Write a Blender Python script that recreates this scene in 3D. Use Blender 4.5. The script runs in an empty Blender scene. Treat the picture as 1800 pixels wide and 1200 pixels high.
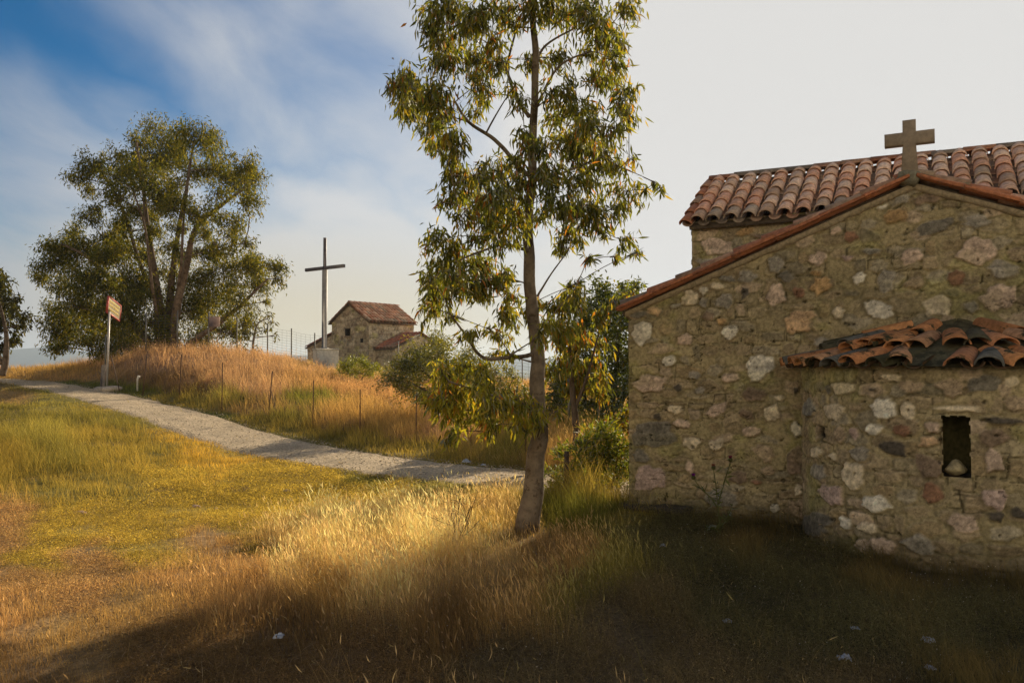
import bpy, math, random
import numpy as np
from mathutils import Vector

sc = bpy.context.scene
# ------------------------------------------------------------------ camera
F = 1400.0
PITCH = math.atan(40.0 / 1400.0)
EYE = 1.6
cam_d = bpy.data.cameras.new('camera'); cam = bpy.data.objects.new('camera', cam_d)
sc.collection.objects.link(cam)
cam.location = (0, 0, EYE); cam.rotation_euler = (math.pi / 2 + PITCH, 0, 0)
cam_d.lens = 28.0; cam_d.sensor_width = 36.0; cam_d.clip_start = 0.05; cam_d.clip_end = 20000
sc.camera = cam
sc.render.resolution_x = 1024; sc.render.resolution_y = 682
sc.view_settings.view_transform = 'Standard'; sc.view_settings.look = 'None'
sc.view_settings.exposure = 0.42; sc.view_settings.gamma = 1.0
sc.render.engine = 'CYCLES'
sc.cycles.max_bounces = 6; sc.cycles.diffuse_bounces = 3; sc.cycles.transmission_bounces = 4
sc.cycles.use_denoising = True; sc.cycles.denoising_prefilter = 'NONE'
# ------------------------------------------------------------------ light
SUN_AZ = math.radians(30.0); SUN_EL = math.radians(22.5)
sun_dir = Vector((math.sin(SUN_AZ) * math.cos(SUN_EL), math.cos(SUN_AZ) * math.cos(SUN_EL), math.sin(SUN_EL)))
sl = bpy.data.lights.new('sun', 'SUN'); sl.energy = 5.0; sl.angle = math.radians(0.6); sl.color = (1.0, 0.86, 0.62)
so = bpy.data.objects.new('sun', sl); sc.collection.objects.link(so)
so.rotation_euler = sun_dir.to_track_quat('Z', 'Y').to_euler(); so.location = (20, 20, 20)

w = bpy.data.worlds.new('World'); sc.world = w; w.use_nodes = True
nt = w.node_tree; nt.nodes.clear()
def N(tree, typ, **kw):
    n = tree.nodes.new(typ)
    for k, v in kw.items():
        if k.startswith('i_'):
            key = k[2:]
            key = int(key) if key.isdigit() else key
            n.inputs[key].default_value = v
        else: setattr(n, k, v)
    return n
def MATH(tree, op, a, b=None, c=None, clamp=False):
    n = tree.nodes.new('ShaderNodeMath'); n.operation = op; n.use_clamp = clamp
    for i, x in enumerate((a, b, c)):
        if x is None: continue
        if isinstance(x, (int, float)): n.inputs[i].default_value = x
        else: tree.links.new(x, n.inputs[i])
    return n.outputs[0]
def SSTEP(tree, val, lo, hi, tlo=0.0, thi=1.0):
    n = tree.nodes.new('ShaderNodeMapRange'); n.interpolation_type = 'SMOOTHSTEP'
    tree.links.new(val, n.inputs[0])
    n.inputs[1].default_value = lo; n.inputs[2].default_value = hi
    n.inputs[3].default_value = tlo; n.inputs[4].default_value = thi
    return n.outputs[0]
def MIX(tree, fac, a, b, mode='MIX'):
    n = tree.nodes.new('ShaderNodeMix'); n.data_type = 'RGBA'; n.blend_type = mode
    for i, x in ((0, fac), (6, a), (7, b)):
        if isinstance(x, (int, float)): n.inputs[i].default_value = x
        elif isinstance(x, tuple): n.inputs[i].default_value = (x[0], x[1], x[2], 1)
        else: tree.links.new(x, n.inputs[i])
    return n.outputs[2]
sky = N(nt, 'ShaderNodeTexSky', sky_type='NISHITA', sun_disc=False, sun_elevation=SUN_EL, sun_rotation=SUN_AZ,
        air_density=1.0, dust_density=0.6, ozone_density=3.0)
skys = N(nt, 'ShaderNodeVectorMath', operation='SCALE'); nt.links.new(sky.outputs[0], skys.inputs[0]); skys.inputs['Scale'].default_value = 0.068
tc = N(nt, 'ShaderNodeTexCoord')
sep = N(nt, 'ShaderNodeSeparateXYZ'); nt.links.new(tc.outputs['Generated'], sep.inputs[0])
dz = MATH(nt, 'MAXIMUM', sep.outputs[2], 0.0)
den = MATH(nt, 'ADD', dz, 0.18)
cx = MATH(nt, 'DIVIDE', sep.outputs[0], den); cy = MATH(nt, 'DIVIDE', sep.outputs[1], den)
comb = N(nt, 'ShaderNodeCombineXYZ'); nt.links.new(cx, comb.inputs[0]); nt.links.new(cy, comb.inputs[1])
mp = N(nt, 'ShaderNodeMapping'); nt.links.new(comb.outputs[0], mp.inputs[0])
mp.inputs['Rotation'].default_value = (0, 0, math.radians(35)); mp.inputs['Scale'].default_value = (0.9, 0.45, 1)
mp.inputs['Location'].default_value = (3.1, 1.7, 0)
cn = N(nt, 'ShaderNodeTexNoise', i_Scale=2.6, i_Detail=8.0, i_Roughness=0.52, i_Distortion=0.35); nt.links.new(mp.outputs[0], cn.inputs['Vector'])
cn2 = N(nt, 'ShaderNodeTexNoise', i_Scale=0.55, i_Detail=4.0, i_Roughness=0.5, i_Distortion=0.3); nt.links.new(mp.outputs[0], cn2.inputs['Vector'])
nz = MATH(nt, 'SUBTRACT', cn.outputs[0], 0.5); nz2 = MATH(nt, 'SUBTRACT', cn2.outputs[0], 0.5)
dotn = N(nt, 'ShaderNodeVectorMath', operation='DOT_PRODUCT'); nt.links.new(tc.outputs['Generated'], dotn.inputs[0])
dotn.inputs[1].default_value = tuple(sun_dir)
v = dotn.outputs['Value']
vn = MATH(nt, 'ADD', v, MATH(nt, 'ADD', MATH(nt, 'MULTIPLY', nz, 0.42), MATH(nt, 'MULTIPLY', nz2, 0.35)))
veil1 = SSTEP(nt, vn, 0.54, 0.90)
zn = MATH(nt, 'ADD', dz, MATH(nt, 'ADD', MATH(nt, 'MULTIPLY', nz, 0.34), MATH(nt, 'MULTIPLY', nz2, 0.25)))
veil2 = SSTEP(nt, zn, 0.33, 0.10, 0.0, 0.9)
wisp = SSTEP(nt, MATH(nt, 'ADD', cn.outputs[0], MATH(nt, 'MULTIPLY', nz2, .6)), 0.50, 0.82, 0.0, 0.12)
veil = MATH(nt, 'MAXIMUM', MATH(nt, 'MAXIMUM', veil1, veil2), wisp)
bright = SSTEP(nt, v, 0.30, 0.78)
vc = MIX(nt, bright, (0.27, 0.31, 0.39), (0.655, 0.645, 0.63))
lowz = SSTEP(nt, dz, 0.20, 0.02)
lowm = MATH(nt, 'MULTIPLY', lowz, MATH(nt, 'MULTIPLY', SSTEP(nt, v, 0.38, 0.6), SSTEP(nt, v, 0.93, 0.72)))
vc = MIX(nt, lowm, vc, (0.66, 0.55, 0.36))
hsv = N(nt, 'ShaderNodeHueSaturation', i_Saturation=1.65); nt.links.new(skys.outputs[0], hsv.inputs['Color'])
# added warm glow low in the unseen sky opposite the sun, lights shaded walls
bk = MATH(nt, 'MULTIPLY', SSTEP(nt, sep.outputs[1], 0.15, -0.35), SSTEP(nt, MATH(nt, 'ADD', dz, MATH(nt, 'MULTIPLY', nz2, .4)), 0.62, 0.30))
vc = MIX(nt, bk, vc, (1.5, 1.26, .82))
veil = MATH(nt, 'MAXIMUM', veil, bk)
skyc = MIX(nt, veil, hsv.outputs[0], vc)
# below the horizon: dull ground glow, and the far side of the sky keeps the added glow
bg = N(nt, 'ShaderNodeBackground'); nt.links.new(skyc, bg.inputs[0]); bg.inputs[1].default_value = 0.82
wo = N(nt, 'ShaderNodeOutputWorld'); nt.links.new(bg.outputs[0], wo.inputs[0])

# ------------------------------------------------------------------ helpers
rng = np.random.default_rng(7)
random.seed(7)
COL = sc.collection
def setp(o, label=None, cat=None, group=None, kind=None):
    if label: o['label'] = label
    if cat: o['category'] = cat
    if group: o['group'] = group
    if kind: o['kind'] = kind
    return o
def empty(name, loc, label, cat, group=None):
    o = bpy.data.objects.new(name, None); COL.objects.link(o); o.location = loc; o.empty_display_size = .2
    return setp(o, label, cat, group)
def mesh(name, V, faces, mat, parent=None, col=None, smooth=False):
    """faces: list of int arrays (n,k). V world coordinates; children keep world coordinates relative to parent."""
    V = np.asarray(V, dtype=np.float64).reshape(-1, 3)
    if parent is not None: V = V - np.array(world_loc(parent))
    me = bpy.data.meshes.new(name)
    faces = [np.asarray(f, dtype=np.int32) for f in faces if len(f)]
    nf = sum(len(f) for f in faces); nl = sum(f.size for f in faces)
    me.vertices.add(len(V)); me.vertices.foreach_set('co', V.astype(np.float32).ravel())
    me.loops.add(nl); me.loops.foreach_set('vertex_index', np.concatenate([f.ravel() for f in faces]))
    me.polygons.add(nf)
    tot = np.concatenate([np.full(len(f), f.shape[1], dtype=np.int32) for f in faces])
    st = np.concatenate([[0], np.cumsum(tot)[:-1]]).astype(np.int32)
    me.polygons.foreach_set('loop_start', st); me.polygons.foreach_set('loop_total', tot)
    if smooth: me.polygons.foreach_set('use_smooth', np.ones(nf, dtype=bool))
    me.update(calc_edges=True)
    if col is not None:
        a = me.color_attributes.new('Col', 'FLOAT_COLOR', 'POINT')
        c = np.ones((len(V), 4), dtype=np.float32); c[:, :3] = col
        a.data.foreach_set('color', c.ravel())
    me.validate()
    o = bpy.data.objects.new(name, me); COL.objects.link(o)
    if parent is not None: o.parent = parent
    if mat: me.materials.append(mat)
    return o
def world_loc(p):
    l = Vector((0, 0, 0))
    while p is not None:
        l += p.location; p = p.parent
    return tuple(l)
def ray(px, py):
    a = (px - 900.0) / F; u = (600.0 - py) / F
    return np.array([a, math.cos(PITCH) - u * math.sin(PITCH), math.sin(PITCH) + u * math.cos(PITCH)])
def at(px, py, depth):
    r = ray(px, py); r = r * (depth / r[1]); return np.array([r[0], r[1], EYE + r[2]])
def project(X, Y, Z):
    z = Z - EYE; c, s = math.cos(PITCH), math.sin(PITCH)
    f = Y * c + z * s; u = -Y * s + z * c; f = np.maximum(f, .3)
    return 900 + F * X / f, 600 - F * u / f
def _h(ix, iy, seed):
    n = (ix.astype(np.int64) * 374761393 + iy.astype(np.int64) * 668265263 + seed * 1442695041) & 0xffffffff
    n = ((n ^ (n >> 13)) * 1274126177) & 0xffffffff
    return ((n ^ (n >> 16)) & 0xffff) / 65535.0
def vnoise(x, y, seed=0):
    x = np.asarray(x, float); y = np.asarray(y, float)
    ix = np.floor(x); iy = np.floor(y); fx = x - ix; fy = y - iy
    fx = fx * fx * (3 - 2 * fx); fy = fy * fy * (3 - 2 * fy)
    a = _h(ix, iy, seed); b = _h(ix + 1, iy, seed); c = _h(ix, iy + 1, seed); d = _h(ix + 1, iy + 1, seed)
    return (a * (1 - fx) + b * fx) * (1 - fy) + (c * (1 - fx) + d * fx) * fy - .5
def fbm(x, y, seed=0, oct=4):
    r = 0; amp = 1.0
    for i in range(oct):
        r = r + amp * vnoise(x, y, seed + i * 17); x = x * 2.03 + 11.3; y = y * 2.03 + 7.7; amp *= .5
    return r
def sstep(x, a, b):
    t = np.clip((x - a) / (b - a), 0, 1); return t * t * (3 - 2 * t)
def nrm(a):
    return a / np.maximum(np.linalg.norm(a, axis=-1, keepdims=True), 1e-9)
class Acc:
    """collects tubes, boxes, loose faces into one mesh"""
    def __init__(s): s.V = []; s.Q = []; s.T = []; s.C = []; s.n = 0
    def add(s, V, quads=None, tris=None, col=(.5, .5, .5)):
        V = np.asarray(V, float).reshape(-1, 3)
        if quads is not None and len(quads): s.Q.append(np.asarray(quads) + s.n)
        if tris is not None and len(tris): s.T.append(np.asarray(tris) + s.n)
        c = np.empty((len(V), 3)); c[:] = col; s.V.append(V); s.C.append(c); s.n += len(V)
    def tube(s, P, R, k=6, col=(.5, .5, .5), cap=True):
        P = np.asarray(P, float); R = np.asarray(R, float); n = len(P)
        T = np.gradient(P, axis=0); T = nrm(T)
        ref = np.array([0.31, .17, 1.0]) if abs(T[0][2]) < .9 else np.array([1.0, .2, 0.1])
        A = nrm(np.cross(T, ref)); B = np.cross(T, A)
        an = np.linspace(0, 2 * np.pi, k, endpoint=False)
        V = P[:, None, :] + R[:, None, None] * (np.cos(an)[None, :, None] * A[:, None, :] + np.sin(an)[None, :, None] * B[:, None, :])
        i = np.arange(n - 1)[:, None] * k; j = np.arange(k)[None, :]; j2 = (j + 1) % k
        Q = np.stack([i + j, i + j2, i + k + j2, i + k + j], -1).reshape(-1, 4)
        V = V.reshape(-1, 3); tr = []
        if cap:
            V = np.vstack([V, P[0], P[-1]]); m = n * k
            jj = np.arange(k); tr = np.vstack([np.stack([np.full(k, m), (jj + 1) % k, jj], -1), np.stack([np.full(k, m + 1), (n - 1) * k + jj, (n - 1) * k + (jj + 1) % k], -1)])
        s.add(V, Q, tr, col)
    def box(s, c, ax, ay, az, hx, hy, hz, col=(.5, .5, .5), bev=0.0):
        c = np.array(c, float); ax, ay, az = [np.array(a, float) for a in (ax, ay, az)]
        if bev <= 0:
            V = [c + sx * hx * ax + sy * hy * ay + sz * hz * az for sz in (-1, 1) for sy in (-1, 1) for sx in (-1, 1)]
            s.add(V, [[0, 2, 3, 1], [4, 5, 7, 6], [0, 1, 5, 4], [2, 6, 7, 3], [0, 4, 6, 2], [1, 3, 7, 5]], None, col); return
        b = bev; V = []; idx = {}
        for sx in (-1, 1):
            for sy in (-1, 1):
                for sz in (-1, 1):
                    for a in range(3):
                        off = [hx - b, hy - b, hz - b]; off[a] += b
                        idx[(sx, sy, sz, a)] = len(V)
                        V.append(c + sx * off[0] * ax + sy * off[1] * ay + sz * off[2] * az)
        Q = []; T = []
        for a in range(3):
            o = [i for i in range(3) if i != a]
            for sg in (-1, 1):
                q = []
                for p, r in ((-1, -1), (1, -1), (1, 1), (-1, 1)):
                    k = [0, 0, 0]; k[a] = sg; k[o[0]] = p; k[o[1]] = r; q.append(idx[(k[0], k[1], k[2], a)])
                Q.append(q)
            for p in (-1, 1):
                for r in (-1, 1):
                    k1 = [0, 0, 0]; k1[o[0]] = p; k1[o[1]] = r; k1[a] = -1; k2 = list(k1); k2[a] = 1
                    Q.append([idx[(*k1, o[0])], idx[(*k2, o[0])], idx[(*k2, o[1])], idx[(*k1, o[1])]])
        for sx in (-1, 1):
            for sy in (-1, 1):
                for sz in (-1, 1): T.append([idx[(sx, sy, sz, a)] for a in range(3)])
        s.add(V, Q, T, col)
    def build(s, name, mat, parent=None, smooth=False):
        f = []
        if s.Q: f.append(np.vstack(s.Q))
        if s.T: f.append(np.vstack(s.T))
        return mesh(name, np.vstack(s.V), f, mat, parent, np.vstack(s.C), smooth)

def rock(acc, c, size, seed, col, flat=.6):
    """irregular faceted stone"""
    r = np.random.default_rng(seed); nu, nv = 14, 9
    th = np.linspace(0, 2 * np.pi, nu, endpoint=False); ph = np.linspace(.0, np.pi, nv)
    T, Pp = np.meshgrid(th, ph)
    d = np.stack([np.sin(Pp) * np.cos(T), np.sin(Pp) * np.sin(T), np.cos(Pp)], -1)
    rad = np.ones(T.shape)
    for k in range(14):
        n = nrm(r.normal(size=3)); rad = np.minimum(rad, r.uniform(.55, .9) / np.maximum(d @ n, .05))
    rad += .05 * vnoise(T * 3 / np.pi * 2, Pp * 3, seed)
    rad[:, :] = rad; rad[0, :] = rad[0, 0]; rad[-1, :] = rad[-1, 0]
    V = d * rad[..., None] * np.array(size)[None, None, :] + np.array(c)
    i = np.arange(nv - 1)[:, None] * nu; j = np.arange(nu)[None, :]
    Q = np.stack([i + j, i + nu + j, i + nu + (j + 1) % nu, i + (j + 1) % nu], -1).reshape(-1, 4)
    cc = np.array(col) * (1 + .35 * vnoise(V[..., 0] * 25, V[..., 2] * 25 + V[..., 1] * 20, seed))[..., None]
    acc.add(V, Q, None, cc.reshape(-1, 3))

# ------------------------------------------------------------------ materials
def mat_base(name):
    m = bpy.data.materials.new(name); m.use_nodes = True; t = m.node_tree; t.nodes.clear()
    out = t.nodes.new('ShaderNodeOutputMaterial'); return m, t, out
def mat_solid(name, rough=.85, nscale=20, namp=.35, bump=.3, bscale=60, bdist=.01, metallic=0.0, spec=.3, fixed=None):
    m, t, out = mat_base(name)
    b = N(t, 'ShaderNodeBsdfPrincipled'); t.links.new(b.outputs[0], out.inputs[0])
    b.inputs['Roughness'].default_value = rough; b.inputs['Metallic'].default_value = metallic
    b.inputs['Specular IOR Level'].default_value = spec
    tcn = N(t, 'ShaderNodeTexCoord')
    n = N(t, 'ShaderNodeTexNoise', i_Scale=nscale, i_Detail=6.0, i_Roughness=.65); t.links.new(tcn.outputs['Object'], n.inputs['Vector'])
    f = SSTEP(t, n.outputs[0], .3, .7, 1 - namp, 1 + namp)
    if fixed is None:
        at_ = N(t, 'ShaderNodeAttribute', attribute_name='Col'); c = at_.outputs['Color']
    else:
        rgb = N(t, 'ShaderNodeRGB'); rgb.outputs[0].default_value = (*fixed, 1); c = rgb.outputs[0]
    sc_ = N(t, 'ShaderNodeVectorMath', operation='SCALE'); t.links.new(c, sc_.inputs[0]); t.links.new(f, sc_.inputs['Scale'])
    t.links.new(sc_.outputs[0], b.inputs['Base Color'])
    if bump > 0:
        n2 = N(t, 'ShaderNodeTexNoise', i_Scale=bscale, i_Detail=5.0, i_Roughness=.6); t.links.new(tcn.outputs['Object'], n2.inputs['Vector'])
        bp = N(t, 'ShaderNodeBump', i_Strength=bump, i_Distance=bdist); t.links.new(n2.outputs[0], bp.inputs['Height'])
        t.links.new(bp.outputs[0], b.inputs['Normal'])
    return m
def mat_leaf(name, trans=.45, gloss=.2, tint=(1.7, 1.45, .4), rough=.6):
    m, t, out = mat_base(name)
    a = N(t, 'ShaderNodeAttribute', attribute_name='Col')
    d = N(t, 'ShaderNodeBsdfDiffuse'); t.links.new(a.outputs['Color'], d.inputs[0])
    tr = N(t, 'ShaderNodeBsdfTranslucent')
    mm = N(t, 'ShaderNodeVectorMath', operation='MULTIPLY'); t.links.new(a.outputs['Color'], mm.inputs[0]); mm.inputs[1].default_value = tint
    t.links.new(mm.outputs[0], tr.inputs[0])
    mx = N(t, 'ShaderNodeMixShader', i_0=trans); t.links.new(d.outputs[0], mx.inputs[1]); t.links.new(tr.outputs[0], mx.inputs[2])
    if gloss > 0:
        g = N(t, 'ShaderNodeBsdfGlossy', i_Roughness=rough); g.inputs[0].default_value = (.8, .8, .75, 1)
        fr = N(t, 'ShaderNodeFresnel', i_IOR=1.4)
        mx2 = N(t, 'ShaderNodeMixShader'); t.links.new(MATH(t, 'MULTIPLY', fr.outputs[0], gloss), mx2.inputs[0])
        t.links.new(mx.outputs[0], mx2.inputs[1]); t.links.new(g.outputs[0], mx2.inputs[2]); t.links.new(mx2.outputs[0], out.inputs[0])
    else: t.links.new(mx.outputs[0], out.inputs[0])
    return m
M_stone = mat_solid('rubble_stone', .92, 30, .30, .4, 110, .006, spec=.2)
M_far = mat_solid('far_stone', .92, 9, .2, .4, 20, .02, spec=.2)
M_tile = mat_solid('terracotta', .8, 22, .3, .4, 70, .006, spec=.3)
M_tile_old = mat_solid('mossy_terracotta', .9, 22, .3, .5, 70, .006, spec=.2)
def add_patches(m, scale, lo, hi, col):
    t = m.node_tree; b = [n for n in t.nodes if n.type == 'BSDF_PRINCIPLED'][0]; src = b.inputs['Base Color'].links[0].from_socket
    tcn = [n for n in t.nodes if n.type == 'TEX_COORD'][0]
    n = N(t, 'ShaderNodeTexNoise', i_Scale=scale, i_Detail=7.0, i_Roughness=.7); t.links.new(tcn.outputs['Object'], n.inputs['Vector'])
    t.links.new(MIX(t, SSTEP(t, n.outputs[0], lo, hi), src, col), b.inputs['Base Color'])
add_patches(M_tile_old, 7.0, .52, .60, (.045, .042, .022))
add_patches(M_tile, 9.0, .58, .68, (.20, .17, .11))
M_conc = mat_solid('concrete', .85, 14, .2, .35, 60, .006, spec=.3)
M_metal = mat_solid('painted_metal', .45, 10, .15, .1, 60, .002, metallic=.3, spec=.5)
M_rust = mat_solid('rusty_iron', .8, 30, .35, .3, 80, .002, spec=.3)
M_bark = mat_solid('bark', .9, 12, .35, .6, 30, .02, spec=.2)
add_patches(M_bark, 6.0, .50, .60, (.08, .055, .035))
M_leaf = mat_leaf('eucalyptus_leaf', .55)
M_leafb = mat_leaf('far_eucalyptus_leaf', .5, 0.0)
M_leaf2 = mat_leaf('shrub_leaf', .45, .25)
M_grass = mat_leaf('grass', .5, 0.0, (1.3, 1.12, .75))
M_paper = mat_solid('litter_paper', .7, 30, .1, .3, 50, .004, fixed=(.42, .44, .49))

# ------------------------------------------------------------------ terrain height
CT = []
def cp(px, py, d): CT.append(at(px, py, d))
for (px, py, d) in [(0, 900, 9.0), (0, 1000, 6.5), (150, 760, 16.5), (0, 780, 14), (0, 720, 20), (300, 800, 13.8),
    (0, 672, 32), (193, 706, 24), (314, 750, 19), (435, 780, 16.3), (556, 800, 14.5), (700, 820, 13), (900, 836, 11.4),
    (300, 690, 24), (300, 626, 29.5), (390, 712, 20), (400, 632, 29), (400, 665, 24.5), (500, 720, 19), (500, 641, 28), (500, 668, 25), (568, 649, 31),
    (633, 760, 17), (640, 700, 22), (650, 674, 28), (730, 740, 19), (760, 705, 24), (850, 760, 17), (850, 712, 24), (950, 780, 15), (1050, 752, 18), (1000, 706, 26),
    (188, 672, 28), (235, 625, 30), (120, 652, 34), (0, 651, 40), (232, 686, 26.8), (70, 664, 33), (400, 640, 36), (560, 650, 36), (300, 628, 36),
    (600, 652, 48), (700, 655, 48), (880, 678, 34), (0, 691, 28.3), (0, 661, 35.5), (100, 699, 25.5), (100, 686, 28), (100, 671, 31.5), (150, 686, 27.2), (193, 693, 26.2), (-100, 672, 36), (-200, 655, 44), (-200, 700, 28), (-300, 800, 15)]: cp(px, py, d)
for p in [(-8, 0, .05), (8, 0, 0), (0, -15, 0), (-20, 0, .3), (20, 0, 0), (0, 4, 0), (-3, 6, 0), (1.3, 8.96, 0), (.165, 7.7, 0), (6, 6, 0), (3, 7, -.02), (8, 12, 0), (10, 22, 0), (20, 14, 0),
          (-35, 52, -.5), (0, 52, -.6), (-20, 62, -2), (20, 45, -1), (30, 30, -.6), (40, 60, -4), (0, 80, -7), (-60, 60, -3), (-60, 20, .8), (-42, 40, 1.0), (-30, -20, 0), (30, -20, 0)]: CT.append(np.array(p, float))
CT = np.array(CT)
def _tps(r2): return np.where(r2 > 1e-9, .5 * r2 * np.log(np.maximum(r2, 1e-9)), 0.0)
def _fit():
    P = CT[:, :2] / 20.0; n = len(P)
    K = _tps(((P[:, None] - P[None]) ** 2).sum(-1)) + np.eye(n) * .004
    A = np.zeros((n + 3, n + 3)); A[:n, :n] = K; A[:n, n] = 1; A[:n, n + 1:] = P; A[n, :n] = 1; A[n + 1:, :n] = P.T
    return np.linalg.solve(A, np.concatenate([CT[:, 2], [0, 0, 0]])), P
_W, _P = _fit()
def H0(x, y):
    x = np.asarray(x, float); y = np.asarray(y, float); sh = x.shape
    x = x.ravel(); y = y.ravel(); out = np.empty(len(x))
    for s in range(0, len(x), 20000):
        xs = np.clip(x[s:s + 20000], -62, 45) / 20; ys = np.clip(y[s:s + 20000], -22, 82) / 20
        r2 = (xs[:, None] - _P[None, :, 0]) ** 2 + (ys[:, None] - _P[None, :, 1]) ** 2
        out[s:s + 20000] = _tps(r2) @ _W[:-3] + _W[-3] + _W[-2] * xs + _W[-1] * ys
    return out.reshape(sh)
# path centre line
PC = np.array([at(px, py, d)[:2] for px, py, d in [(1250, 845, 10.2), (1060, 842, 10.6), (900, 834, 11.3), (700, 820, 12.9), (556, 799, 14.6), (435, 776, 16.5), (314, 744, 19.3), (193, 704, 24.5), (100, 684, 29), (0, 673, 33.5), (-200, 668, 41)]])
PC = np.vstack([[7.5, 10.9], PC]); PC = np.vstack([[14.0, 13.0], PC])
def catmull(P, n=14):
    out = []
    for i in range(len(P) - 1):
        p0 = P[max(i - 1, 0)]; p1 = P[i]; p2 = P[i + 1]; p3 = P[min(i + 2, len(P) - 1)]
        for t in np.linspace(0, 1, n, endpoint=False):
            out.append(.5 * ((2 * p1) + (-p0 + p2) * t + (2 * p0 - 5 * p1 + 4 * p2 - p3) * t * t + (-p0 + 3 * p1 - 3 * p2 + p3) * t ** 3))
    out.append(P[-1]); return np.array(out)
PL = catmull(PC, 6)
PHW = .92
def path_dist(x, y):
    out = np.full(x.shape, 1e9)
    for i in range(len(PL) - 1):
        a = PL[i]; d = PL[i + 1] - a; L2 = d @ d
        t = np.clip(((x - a[0]) * d[0] + (y - a[1]) * d[1]) / L2, 0, 1)
        out = np.minimum(out, np.hypot(x - a[0] - t * d[0], y - a[1] - t * d[1]))
    return out

_zc = np.clip(H0(PL[:, 0], PL[:, 1]), -9, 2.6); _zp = np.concatenate([np.full(4, _zc[0]), _zc, np.full(4, _zc[-1])]); _zc = np.convolve(_zp, np.ones(9) / 9, 'valid')
def path_info(x, y):
    d = np.full(x.shape, 1e9); z = np.zeros(x.shape)
    for i in range(len(PL) - 1):
        a = PL[i]; e = PL[i + 1] - a; t = np.clip(((x - a[0]) * e[0] + (y - a[1]) * e[1]) / (e @ e), 0, 1)
        q = np.hypot(x - a[0] - t * e[0], y - a[1] - t * e[1]); m = q < d; d = np.where(m, q, d); z = np.where(m, _zc[i] + t * (_zc[i + 1] - _zc[i]), z)
    return d, z
def H(x, y):
    x = np.asarray(x, float); y = np.asarray(y, float)
    z = np.clip(H0(x, y), -9, 2.6)
    dp, zp = path_info(x, y); wp = sstep(dp, 2.7, 1.0); z = z * (1 - wp) + zp * wp
    r = np.hypot(x, y - 15)
    z = z + .05 * fbm(x * .7, y * .7, 5, 3) * sstep(r, 2, 20) + .03 * fbm(x * 2.2, y * 2.2, 9, 3)
    f = sstep(r, 45, 150); z = z * (1 - f) + (-22.0) * f
    return z
def Hs(x, y): return float(H(np.array([x]), np.array([y]))[0])

# ------------------------------------------------------------------ vegetation zones (colour, height and kind of growth over the ground)
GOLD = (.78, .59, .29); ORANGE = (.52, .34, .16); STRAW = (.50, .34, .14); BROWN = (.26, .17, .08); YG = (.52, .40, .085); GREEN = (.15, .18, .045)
DK = (.15, .135, .065); PT = (.54, .36, .22); OLI = (.30, .27, .075); DKB = (.21, .16, .085); ORB = (.54, .34, .17)
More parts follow.
